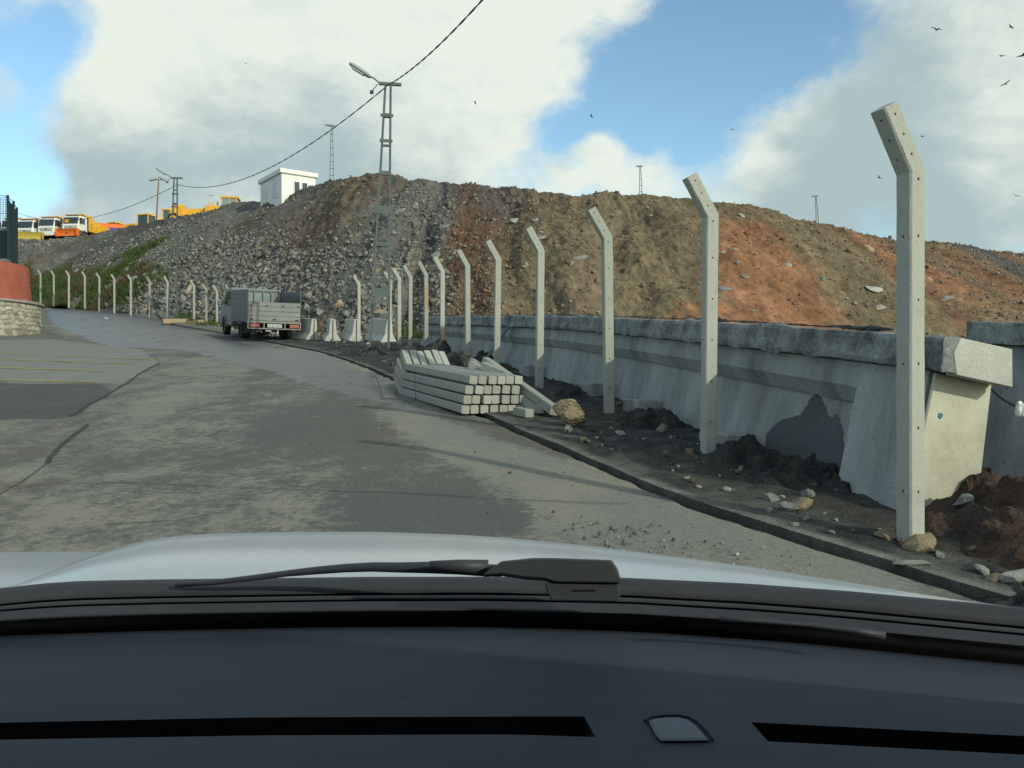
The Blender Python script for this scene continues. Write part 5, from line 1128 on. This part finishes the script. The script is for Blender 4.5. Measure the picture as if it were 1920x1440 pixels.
def machines():
    yw = R(-6)
    dump_truck(132, 446, 117, yw, 'white cabbed dump truck with an orange snow plough, rightmost of the row', (M['orange'], 3.0, .95, 0, .2), 2)
    dump_truck(86, 450, 117.5, yw, 'white cabbed dump truck in the middle of the row, no plough of its own', None, 1)
    dump_truck(46, 454, 117.5, yw, 'white cabbed dump truck with a wide dull yellow plough', (M['olive_yellow'], 3.6, 1.1, R(20), .9), 0)
    dump_truck(16, 452, 120, yw, 'dump truck at the left end of the row, mostly behind the green netting', None, 3)
    # covered trailer
    t = thing('tarped_trailer', 'trailer with an orange cover and blue side behind the rightmost dump truck', 'trailer', at(226, 452, 126), R(-66)); t.scale = (.85, .85, .9)
    MB().box((-1.25, -4.5, 1.0), (1.25, 4.2, 1.9)).build('side_sheet', M['blue'], t, .04); MB().prism([(-1.3, 1.88), (-1.1, 2.55), (0, 2.75), (1.1, 2.55), (1.3, 1.88)], -4.6, 4.3, 'y').build('cover', M['orange'], t, .04); MB().box((-1.0, -4.4, .6), (1.0, 4.0, 1.0)).build('chassis', M['black'], t)
    MB().box((-1.27, -4.4, .95), (1.27, 4.1, 1.12)).build('white_band', M['truck_white'], t)
    for s_ in (-1, 1): wheel(t, (s_*1.0, -2.5, .5), .5, .4); wheel(t, (s_*1.0, 2.5, .5), .5, .4)
    loader(214, 455, 128, R(70), 'low yellow loader beside the rightmost dump truck', .9)
    loader(272, 446, 122, R(75), 'yellow loader with a dark cab left of the leaning rusty lamp pole', 1.0)
    loader(318, 441, 113, R(20), 'yellow loader behind the farther lattice pole, its bucket hidden', 1.0)
    # motor grader
    t = thing('motor_grader', 'long yellow motor grader with two exhaust stacks and a glass cab on the slope crest', 'motor grader', at(398, 424, 95), R(96))
    MB().prism([(-.9, 1.2), (-.9, 2.0), (4.5, 1.7), (4.5, 1.1)], -.35, .35, 'x').build('frame', M['yellow'], t, .04)
    MB().box((-.6, 2.9, .9), (.6, 4.0, 2.2)).build('front_block', M['yellow'], t, .06); MB().box((-.9, -1.0, 1.0), (.9, .6, 2.1)).build('engine_hood', M['yellow'], t, .06)
    c = MB().box((-.75, -2.8, 1.0), (.75, -1.2, 3.0)).build('cab', M['cab_glass'], t, .04); mb = MB().box((-.85, -2.95, 3.0), (.85, -1.05, 3.2))
    for x_ in (-.76, .76):
        for y_ in (-2.8, -2.0, -1.2): mb.box((x_-.05, y_-.05, 1.0), (x_+.05, y_+.05, 3.0))
    mb.build('cab_frame', M['yellow'], c, .02)
    for y_ in (-.5, .0, .35): MB().tube([(.3, y_, 2.0), (.3, y_, 2.75)], .09, 8).build('exhaust', M['yellow'], t)
    MB().box((-1.6, 1.2, .4), (1.6, 1.4, 1.0)).build('blade', M['yellow'], t)
    for s_ in (-1, 1): wheel(t, (s_*.95, -1.9, .6), .6, .4, rim=M['yellow']); wheel(t, (s_*.95, -.4, .6), .6, .4, rim=M['yellow']); wheel(t, (s_*.95, 3.9, .6), .6, .4, rim=M['yellow'])
    # small white house
    d = 62; z0 = EYE+(720-392)/F*d; c0 = at(528, 392, d); t = thing('guard_house', 'small white flat roofed guard house on the crest of the heap', 'house', c0, R(36))
    H = (392-324)/F*d; L1, L2 = 2.6, 4.4
    # corner at origin; local +x runs to the right face, +y to the left face
    MB().box((0, 0, -.6), (L1, L2, H)).build('wall', M['house'], t)
    MB().box((-.16, -.16, H), (L1+.16, L2+.16, H+.32)).build('roof', M['house'], t, .02)
    def win(fr, lo, hi, ax):
        if ax == 'x': f = MB().box((lo, -.05, hi-1.0), (lo+.5, .02, hi)).build('window', M['frame_white'], t); MB().box((lo+.06, -.056, hi-.94), (lo+.44, -.045, hi-.06)).build('pane', M['glass'], f)
        else: f = MB().box((-.05, lo, hi-1.15), (.02, lo+.42, hi)).build('window', M['frame_white'], t); MB().box((-.056, lo+.06, hi-1.09), (-.045, lo+.36, hi-.06)).build('pane', M['cab_glass'], f)
    win(0, .9, H-.45, 'x'); win(0, 1.5, H-.45, 'x')
    win(0, .8, H-.45, 'y'); win(0, 1.3, H-.45, 'y'); win(0, 2.9, H-.45, 'y'); win(0, 3.4, H-.45, 'y')
machines()

def far_poles():
    def mast(x, y0, y1, d, lab, lean=0, m=M['galv'], head=None, w=.28):
        b = at(x, y1+14, d); H = (y1+14-y0)/F*d; t = thing('lamp_mast', lab, 'lamp mast', b, R(10)); t.rotation_euler.y = R(lean)
        if head == 'flood':
            MB().tube([(0, 0, 0), (0, 0, H)], [.09, .06], 10).build('pole', m, t)
            for dx, dz, rot in ((-.55, -.05, -18), (.35, .12, 25)):
                Mx = Matrix.Translation((dx, 0, H+dz))@Matrix.Rotation(R(rot), 4, 'Y'); MB().box((-.42, -.2, -.12), (.42, .2, .12), Mx).build('flood_lamp', M['lamp'], t, .05)
            MB().tube([(-.5, 0, H-.05), (.4, 0, H-.02)], .04, 6).build('crossarm', M['galv'], t)
        else:
            for s_ in (-1, 1): MB().bar((s_*w/2, 0, 0), (s_*.05, 0, H), .05, .05).build('leg', m, t)
            mb = MB(); z = .4
            while z < H-.2: ww = w+(.1-w)*z/H; mb.box((-ww/2, -.02, z), (ww/2, .02, z+.05)); z += .55
            mb.build('bracing', m, t); MB().box((-.35, -.06, H-.03), (.22, .06, H+.06)).build('crossarm', m, t)
            if head == 'arm': MB().box((-.55, -.1, H+.02), (-.25, .1, H+.12)).build('lamp_head', M['lamp'], t, .02)
    mast(622, 236, 338, 68, 'slim lattice lamp mast standing behind the guard house', 0, head='arm', w=.34)
    mast(1202, 312, 366, 75, 'distant lattice mast on the crest above the middle fence posts', -1.5)
    mast(1534, 368, 422, 78, 'distant leaning lattice mast on the right crest of the heap', -4)
    mast(293, 336, 404, 92, 'leaning rusty lamp pole with two flood lamps near the loaders', 3, M['rust'], 'flood')
far_poles()

# ------------------------------------------------------------------ stone footed red wall with netting
def stone_wall():
    w = thing('stone_wall', 'rounded fieldstone wall with red rendered parapet at the left edge', 'wall')
    C0 = Vector((-24.2, 37.4)); r0 = 3.2; zb = float(g(35.0))-.1; Hs = 1.68
    def path(r, n=26, far=14):
        pts = [(C0.x-far, C0.y-r)]
        for k in range(n+1): a = -math.pi/2+math.pi*k/n; pts.append((C0.x+r*math.cos(a), C0.y+r*math.sin(a)))
        pts.append((C0.x-far, C0.y+r)); return pts
    def ring(name, r_lo, r_hi, z0, z1, m, parent, bev=.0, fz=None):
        a, b = path(r_lo), path(r_hi); n = len(a); mb = MB(); V = [(x, y, z0) for x, y in a]+[(x, y, fz(x, y) if fz else z1) for x, y in b]
        mb.add(V, [(i, i+1, n+i+1, n+i) for i in range(n-1)]+[(n-1, 0, n, 2*n-1), tuple(range(n))[::-1], tuple(range(n, 2*n))]); return mb.build(name, m, parent, bev)
    core = ring('stone_base', r0+.02, r0-.10, zb-.6, zb+Hs, M['mortar'], w)
    ring('coping', r0+.05, r0+.05, zb+Hs+.002, zb+Hs+.12, M['coping'], w, .02)
    ring('red_parapet', r0-.45, r0-.55, zb+Hs+.122, zb+Hs+1.9, M['red_wall'], w, .03, lambda x, y: zb+Hs+1.74+.32*float(sstep(C0.x+2.4, C0.x+.2, x)))
    mb = MB()
    rs = random.Random(12); meshes = []
    for i in range(6):
        q = rock_mesh(80+i, .5, 2, .15); q.materials.append(M['stone']); meshes.append(q)
    z = zb+.02
    while z < zb+Hs-.05:
        h = rs.uniform(.17, .27); s_ = -3.0
        L_ = 3.0+math.pi*r0*.62
        while s_ < L_-3.0:
            l = rs.uniform(.20, .36)
            if s_ < 0: x, y, a = C0.x+s_, C0.y-r0, -math.pi/2
            else: a = -math.pi/2+s_/r0; x, y = C0.x+r0*math.cos(a), C0.y+r0*math.sin(a)
            k = (z-zb)/Hs*.11; o = link('stone', rs.choice(meshes), core); o.location = (x-(k-.0)*math.cos(a), y-(k-.0)*math.sin(a), z+h/2); o.rotation_euler = (rs.uniform(-.2, .2)+math.pi/2, rs.choice([0, math.pi])+rs.uniform(-.5, .5), a+math.pi/2); o.scale = (l*1.35, h*1.35, .26)
            s_ += l*1.02
        z += h*.98
    # netting on posts
    n = thing('net_fence', 'tall dark green net fence standing on the red parapet', 'fence')
    ps = [at(-60, 352, 36.2), at(14.5, 366, 36.6), at(25.5, 377, 38.8), at(31.5, 389, 41.5)]; zz = zb+Hs+1.95
    for p in ps: MB().tube([(p.x, p.y, zz-.1), (p.x, p.y, p.z)], .055, 10).build('post', M['net'], n)
    for i in range(3):
        a, b = ps[i], ps[i+1]; mb = MB(); L_ = (Vector((b.x-a.x, b.y-a.y))).length; k = max(2, int(L_/.085)); dz = lambda t: a.z+(b.z-a.z)*t
        for j in range(k+1):
            t = j/k; p = Vector((a.x+(b.x-a.x)*t, a.y+(b.y-a.y)*t, 0)); top = dz(t)-.05-.18*math.sin(math.pi*t); mb.bar((p.x, p.y, zz), (p.x, p.y, top), .014, .014)
        hh = 0
        while zz+hh < min(a.z, b.z)-.1:
            dn = .05 if hh < 1.15 else .10
            mb.bar((a.x, a.y, zz+hh), (b.x, b.y, zz+hh), .016 if hh < 1.15 else .010, .016 if hh < 1.15 else .010); hh += dn
        mb.bar((a.x, a.y, zz+1.2), (b.x, b.y, zz+1.2), .05, .05); mb.bar((a.x, a.y, a.z-.06), (b.x, b.y, b.z-.06), .02, .02)
        tag(mb.build('net_panel', M['net'], n), kind='stuff')
        if i >= 0: tag(MB().add([(a.x, a.y+.05, zz-.05), (b.x, b.y+.05, zz-.05), (b.x, b.y+.05, zz+1.15), (a.x, a.y+.05, zz+1.15), (a.x, a.y+.08, zz-.05), (b.x, b.y+.08, zz-.05), (b.x, b.y+.08, zz+1.15), (a.x, a.y+.08, zz+1.15)], [(0,1,2,3),(7,6,5,4),(0,4,5,1),(1,5,6,2),(2,6,7,3),(3,7,4,0)]).build('windbreak_cloth', M['net'], n))
stone_wall()

def litter():
    for (x, y, d, s, lab) in [(200, 597, 51, .16, 'white scrap of paper on the far road'), (380, 549, 50, .28, 'white rag on the grass behind the far fence posts')]:
        p = at(x, y, d); add_rock('scrap', (p.x, d, max(p.z, float(g(d))+.06)), s, M['bag'], lab, 'litter', sc=(1.4, .8, .5))
    for (x, y, d, l, rz, lab) in [(330, 601, 48, 1.5, 40, 'tan concrete kerb stone lying beside the farther lattice pole'), (365, 607, 46, 1.3, -35, 'second tan kerb stone lying right of the farther lattice pole')]:
        p = at(x, y, d); o = MB().box((-l/2, -.18, 0), (l/2, .18, .28)).build('kerb_stone', M['tan_rock'], None, .03); o.location = (p.x, d, float(g(d))+.02); o.rotation_euler = (R(3), R(-3), R(rz)); tag(o, lab, 'kerb stone')
litter()

# ------------------------------------------------------------------ birds
def birds():
    mb = MB(); mb.tube([(0, -.17, .01), (0, -.12, .0), (0, 0, -.01), (0, .12, .01), (0, .19, .015), (0, .22, .01)], [.012, .035, .05, .035, .028, .006], 8)
    for s_ in (-1, 1):
        mb.add([(s_*.03, .08, .01), (s_*.24, .10, .09), (s_*.50, -.02, .05), (s_*.22, -.05, .075), (s_*.03, -.07, .0), (s_*.03, .08, .0), (s_*.24, .10, .08), (s_*.22, -.05, .065), (s_*.03, -.07, -.01)], [(0,1,3,4), (1,2,3), (5,8,7,6), (6,7,2), (0,5,6,1), (4,3,7,8), (1,6,2), (3,2,7)])
    mb.add([(0, -.15, .012), (-.05, -.27, .012), (.05, -.27, .012), (0, -.15, .006)], [(0,1,2), (3,2,1), (0,3,1), (0,2,3)])
    me = mb.mesh('bird', [M['bird']])
    rs = random.Random(3)
    for x, y, d, rx, rz, ry, lab in [(1755, 55, 62, .2, 2.2, -.5, 'gliding dark bird left of the upper right corner'), (1896, 51, 80, .2, .6, .3, 'small dark bird near the upper right corner'), (1879, 105, 85, 0, 0.2, 0, 'tiny dark bird below the upper right corner'), (1917, 104, 45, 0, .3, -.5, 'dark bird cut by the right edge of the picture'),
                             (1886, 157, 75, .2, 2.6, .5, 'dark bird high right of the nearest post tip'), (1730, 256, 100, 0, .2, 0, 'tiny dark bird just right of the nearest post bend'), (1649, 333, 70, .2, 1.9, -.7, 'dark bird left of the nearest post bend'), (1905, 367, 85, .1, 2.4, -.5, 'small bird low at the right edge above the heap'),
                             (1109, 218, 75, .9, 1.2, .2, 'dark bird in the blue gap of the clouds'), (891, 193, 85, 1.0, 1.5, .1, 'dark bird right of the tall lamp pole top'), (461, 119, 85, .3, .4, .3, 'small bird in front of the big white cloud'), (1373, 243, 120, 0, .3, .2, 'tiny bird over the right cloud bank'), (396, 367, 110, 0, .4, .1, 'tiny bird above the motor grader')]:
        o = link('bird', me); o.location = at(x, y, d); o.rotation_euler = (rx, ry, rz); tag(o, lab, 'bird', 'dark birds circling above the heap')
birds()

# ------------------------------------------------------------------ the car we look out of
def car():
    c = thing('car', 'white car we sit in, its bonnet, wiper and dark dashboard along the bottom', 'car')
    I = lambda tab: (lambda x: float(np.interp(x, [p[0] for p in tab], [p[1] for p in tab])))
    def smooth_i(tab):
        xs = np.linspace(-1200, 3200, 881); v = np.interp(xs, [p[0] for p in tab], [p[1] for p in tab]); k = np.hanning(11); k /= k.sum(); v = np.convolve(np.pad(v, 5, mode='edge'), k, 'valid'); return lambda x: float(np.interp(x, xs, v))
    yc = smooth_i([(-700, 1195), (-200, 1126), (0, 1106), (75, 1097), (150, 1092), (300, 1089), (480, 1087), (700, 1084), (960, 1084), (1170, 1086), (1400, 1097), (1600, 1112), (1800, 1131), (1920, 1143), (2200, 1184), (2700, 1290)])
    yd = smooth_i([(-700, 1235), (-300, 1206), (0, 1192), (300, 1182), (600, 1176), (900, 1174), (1200, 1184), (1500, 1205), (1800, 1235), (1920, 1246), (2200, 1280), (2700, 1350)])
    sl = .102
    dist = lambda y, h: (EYE-h)/((y-720)/F+sl)
    def surf(name, xs, rows, m, parent=c, smooth=True, thick=0):
        """rows: functions x -> world point"""
        V = []
        for x in xs: V += [r(x) for r in rows]
        o = link(name, np_mesh(name, V, grid_faces(len(xs), len(rows)), [m], smooth), parent); return o
    # bonnet: a dome that falls away in front of its crown
    yf = smooth_i([(-60, 1118), (-20, 1112), (0, 1106), (45, 1091), (90, 1074), (150, 1050), (200, 1033), (280, 1012), (340, 1004), (400, 1000.5), (550, 997), (700, 997), (850, 1002), (960, 1009), (1100, 1023), (1200, 1035), (1400, 1061), (1550, 1085), (1650, 1101), (1720, 1113), (1800, 1125), (1920, 1140), (2100, 1168), (2250, 1192)])
    xs = list(np.linspace(-20, 2200, 140))
    def crown(x): dc = dist(yc(x)+4, .955); dn = dc+max(.05, .36*(yc(x)+4-yf(x))/90); return dc, dn
    def brow(f):
        def r(x):
            dc, dn = crown(x); a = at(x, yc(x)+4, dc); b = at(x, yf(x), dn); p = a.lerp(b, f); bulge = (b-a).length*.07*math.sin(math.pi*f); p.z += bulge*(1-f); return p
        return r
    def fall(k, z):
        def r(x):
            dc, dn = crown(x); b = at(x, yf(x), dn); p = b+Vector((b.x*.0, k, -(b.z*0)-z-.175*k)); p.z += 0; return p
        return r
    rows = [brow(f) for f in np.linspace(0, 1, 9)]+[fall(.10, .012), fall(.22, .045), fall(.36, .12), fall(.46, .24), fall(.5, .45)]
    surf('bonnet', xs, rows, M['car_paint'])
    # left wing beyond the bonnet crease
    xs = list(np.linspace(-900, 330, 60)); yl = I([(-900, 1120), (-300, 1048), (0, 1036), (130, 1034), (330, 1036)])
    surf('wing', xs, [lambda x: at(x, 1135+max(0, -x)*.06, 1.34), lambda x: at(x, 1085+max(0, -x)*.05, 1.56), lambda x: at(x, yl(x), 1.86), lambda x: at(x, yl(x), 1.86)+Vector((0, .12, -.05)), lambda x: at(x, yl(x), 1.86)+Vector((0, .3, -.2)), lambda x: at(x, yl(x), 1.86)+Vector((0, .36, -.5))], M['car_paint'])
    # black scuttle panel with ridges, then the dark gap above the dashboard
    xs = list(np.linspace(-650, 2600, 120)); rows = []
    for f, h in [(-.04, .93), (-.03, .957), (0, .958), (.30, .951), (.32, .938), (.345, .938), (.36, .951), (.43, .950), (.445, .936), (.465, .936), (.48, .950), (.60, .946), (.66, .953), (.70, .940), (.74, .925), (.78, .90)]:
        rows.append((lambda f, h: lambda x: (lambda y: at(x, y, dist(y, h)))(yc(x)+f*(yd(x)-yc(x))))(f, h))
    surf('scuttle_panel', xs, rows, M['cowl'])
    rows = []
    for f, h in [(.76, .905), (.84, .87), (.92, .84), (1.02, .83)]:
        rows.append((lambda f, h: lambda x: (lambda y: at(x, y, dist(y, h)))(yc(x)+f*(yd(x)-yc(x))))(f, h))
    surf('windscreen_channel', xs, rows, M['void'])
    # dashboard with two long demister slots
    st = I([(-700, 1376), (0, 1355), (480, 1345), (1095, 1343), (1408, 1354), (1920, 1380), (2700, 1420)]); sb = I([(-700, 1406), (0, 1387), (480, 1379), (960, 1377), (1117, 1382), (1440, 1390), (1920, 1415), (2700, 1455)])
    xt = list(np.linspace(-700, 1095, 30))+[1160, 1240, 1330, 1408]+list(np.linspace(1408, 2700, 24))[1:]
    xb = list(np.linspace(-700, 1117, 30))+[1180, 1265, 1355, 1440]+list(np.linspace(1440, 2700, 24))[1:]
    hd = .93
    def dp(x, y, h=hd): return at(x, y, dist(y, h))
    V = []; nr = 0; Fs = []; nx_ = len(xt)
    grid = []
    for i in range(nx_):
        x1, x2 = xt[i], xb[i]; top = yd(x1); col = [dp(x1, top, hd-.05), dp(x1, top+1, hd-.012), dp(x1, top+7, hd)]+[dp(x1, top+7+(st(x1)-top-7)*f, hd+.004*math.sin(f*3.1)) for f in (.15, .35, .6, .85)]+[dp(x1, st(x1)), dp(x2, sb(x2)), dp(x2, 1460+.02*abs(x2-900)), dp(x2, 1640+.03*abs(x2-900), .915), dp(x2, 1900+.03*abs(x2-900), .86), dp(x2, 2500, .72)]
        grid.append(col)
    nr = len(grid[0]); V = [p for col in grid for p in col]
    i0, i1 = 29, 33
    for i in range(nx_-1):
        for j in range(nr-1):
            if j == 7 and not (i0 <= i < i1): continue
            Fs.append((i*nr+j, i*nr+j+1, (i+1)*nr+j+1, (i+1)*nr+j))
    dash = MB().add(V, Fs).build('dashboard', M['dash'], c, smooth=True)
    for lo, hi in ((0, i0), (i1, nx_-1)):
        mb = MB(); dn = Vector((0, .01, -.05))
        for i in range(lo, hi):
            a, b, e, f = V[i*nr+7], V[i*nr+8], V[(i+1)*nr+8], V[(i+1)*nr+7]
            mb.add([a, b, e, f, a+dn, b+dn, e+dn, f+dn], [(4,5,6,7), (0,4,7,3), (1,2,6,5)])
        for i in (lo, hi): a, b = V[i*nr+7], V[i*nr+8]; mb.add([a, b, b+dn, a+dn], [(0,1,2,3)])
        tag(mb.build('demister_slot', M['void'], dash), 'long demister slot on the left' if lo == 0 else 'demister slot on the right')
    # light sensor dome with a shadow gap
    pts = [(1216, 1352), (1224, 1348), (1245, 1345.5), (1268, 1345), (1287, 1348), (1303, 1359), (1317, 1374), (1329, 1388), (1280, 1389), (1240, 1389), (1229, 1378)]
    n = len(pts); up = [dp(x, y, hd+.003) for x, y in pts]; lo_ = [dp(x, y, hd-.01) for x, y in pts]; cn = sum(up, Vector())/n; inn = [p.lerp(cn, .12)+Vector((0, 0, .0014)) for p in up]
    mb = MB().add(up+lo_+inn, [(i, (i+1) % n, n+(i+1) % n, n+i) for i in range(n)]+[(2*n+i, 2*n+(i+1) % n, (i+1) % n, i) for i in range(n)]+[tuple(range(2*n, 3*n))]); mb.build('light_sensor', M['sensor'], dash, smooth=False)
    mb = MB().tube([dp(x+dx, y, hd+.003) for x, y, dx in ((1208, 1352, 0), (1222, 1345, 0), (1245, 1342, 0), (1270, 1341, 0), (1293, 1346, 0), (1308, 1357, 2), (1322, 1372, 3), (1334, 1388, 3))], .0016, 6); mb.build('sensor_gap', M['void'], dash)
    # wiper: pivot housing, arm and blade
    w_ = MB()
    def wp(x, y, d): return at(x, y, d)
    d0 = 1.17
    prof = [(905, 1078), (940, 1052), (1000, 1046), (1040, 1046), (1147, 1050), (1158, 1066), (1164, 1086), (1160, 1094), (1040, 1092), (1020, 1085), (985, 1083), (940, 1076)]
    n = len(prof); cx = sum(p[0] for p in prof)/n; cy = sum(p[1] for p in prof)/n
    fr = [wp(cx+(x-cx)*.985, cy+(y-cy)*.93, d0-.012) for x, y in prof]; md = [wp(x, y, d0) for x, y in prof]; bk = [wp(x, y+4, d0+.05) for x, y in prof]
    w_.add(fr+md+bk, [tuple(range(n))[::-1]]+[(i, (i+1) % n, n+(i+1) % n, n+i) for i in range(n)]+[(n+i, n+(i+1) % n, 2*n+(i+1) % n, 2*n+i) for i in range(n)]+[tuple(range(2*n, 3*n))])
    wi = w_.build('wiper', M['wiper'], c, .0015)
    prof = [(1022, 1094), (1160, 1096), (1163, 1118), (1158, 1128), (1035, 1126), (1026, 1112)]; n = 6
    fr = [wp(x, y, d0-.004) for x, y in prof]; bk = [wp(x, y, d0+.05) for x, y in prof]
    MB().add(fr+bk, [tuple(range(n))[::-1], tuple(range(n, 2*n))]+[(i, (i+1) % n, n+(i+1) % n, n+i) for i in range(n)]).build('pivot_block', M['wiper'], wi, .0015)
    MB().add([wp(x, y, d) for d in (d0-.0055, d0-.002) for x, y in ((1074, 1105), (1117, 1105), (1117, 1109), (1074, 1109))], [(0,3,2,1),(4,5,6,7),(0,1,5,4),(1,2,6,5),(2,3,7,6),(3,0,4,7)]).build('pivot_slot', M['void'], wi)
    pts = [(940, 1070), (900, 1069), (860, 1066), (805, 1064), (750, 1064), (700, 1063), (650, 1065), (600, 1069), (540, 1075), (470, 1084), (400, 1092), (330, 1097)]; r = [.0085]*4+[.0075, .007, .0065, .006, .005, .0045, .0042, .004]
    MB().tube([wp(x, y, d0+.03+.15*(940-x)/610) for x, y in pts], r, 10).build('wiper_arm', M['wiper'], wi, smooth=True)
    MB().tube([wp(x, y, d0+.03) for x, y in ((806, 1061), (860, 1061), (915, 1064))], [.007, .009, .011], 8).build('arm_joint', M['wiper'], wi, smooth=True)
    # second wiper lying in the channel at right
    MB().tube([wp(x, y, d) for x, y, d in ((1350, 1160, 1.12), (1420, 1164, 1.12), (1520, 1172, 1.11), (1600, 1182, 1.10), (1660, 1192, 1.09))], [.004, .003, .003, .004, .005], 8).build('wiper_linkage', M['wiper'], c, smooth=True)
    # shell around the seats: roof, sides, back, floor; only shade from it reaches the picture
    rt = Vector((1, -.03, 0)); T = Matrix.Rotation(math.atan(sl), 4, 'X')
    def shell(name, V, Fs, m): return MB().add([T@Vector(v) for v in V], Fs).build(name, m, c)
    xr, y0, y1 = .66, .26, -2.3; zr = 1.66
    def slab(name, a, b, m): return MB().box(a, b, T).build(name, m, c, .01)
    slab('roof', (-.81, y1-.07, zr), (.81, y0, zr+.05), M['car_paint']); slab('headlining', (-xr-.04, y1+.02, zr-.03), (xr+.04, y0-.02, zr-.002), M['inside'])
    slab('tailgate', (-.77, y1-.06, .45), (.77, y1-.002, zr-.002), M['car_paint'])
    slab('floor', (-.75, y1, .22), (.75, 1.0, .28), M['inside'])
    for s_ in (-1, 1):
        xo = s_*.80
        d_ = MB().prism([(y1, .3), (y1, 1.02), (.95, .98), (.95, .3)], min(xo, xo-s_*.06), max(xo, xo-s_*.06), 'x', T).build('door', M['car_paint'], c, .01)
        MB().prism([(y1, 1.023), (y1, zr-.003), (y0-.02, zr-.003), (.93, .985)], s_*.775-.006, s_*.775+.006, 'x', T).build('opaque_door_pane', M['glass'], d_)  # unseen opaque panes, shaped to keep sunlight off the dashboard
        MB().bar(T@Vector((s_*.77, .97, .97)), T@Vector((s_*.70, y0, zr)), .07, .09).build('windscreen_pillar', M['inside'], c)
        for y_ in (1.55, -1.5): wheel(c, T@Vector((s_*.74, y_, .31)), .31, .2)
    MB().box((-.78, .9, .3), (.78, 1.15, .80), T).build('bulkhead', M['inside'], c)
    MB().box((-.76, 1.2, .35), (.76, 2.0, .60), T).build('bumper', M['car_paint'], c, .05)
    for x in (-.36, .36): s_ = MB(); s_.box((x-.25, -.5, .3), (x+.25, .0, .55), T); s_.box((x-.24, -.72, .5), (x+.24, -.52, 1.15), T); s_.build('seat', M['inside'], c, .04)
    # clear windscreen with the faint green of laminated glass
    gm = bpy.data.materials.new('windscreen_glass'); gm.use_nodes = True; nt = gm.node_tree
    for n_ in list(nt.nodes): nt.nodes.remove(n_)
    tr = nt.nodes.new('ShaderNodeBsdfTransparent'); tr.inputs[0].default_value = (.925, .97, .945, 1); ot = nt.nodes.new('ShaderNodeOutputMaterial'); nt.links.new(tr.outputs[0], ot.inputs[0])
    a, b = T@Vector((-.76, 1.13, .93)), T@Vector((.76, 1.13, .93)); e, f = T@Vector((.66, y0+.01, zr+.02)), T@Vector((-.66, y0+.01, zr+.02)); nn = Vector((0, .004, .004))
    MB().add([a, b, e, f, a+nn, b+nn, e+nn, f+nn], [(0,1,2,3),(7,6,5,4),(0,4,5,1),(1,5,6,2),(2,6,7,3),(3,7,4,0)]).build('windscreen', gm, c)
car()
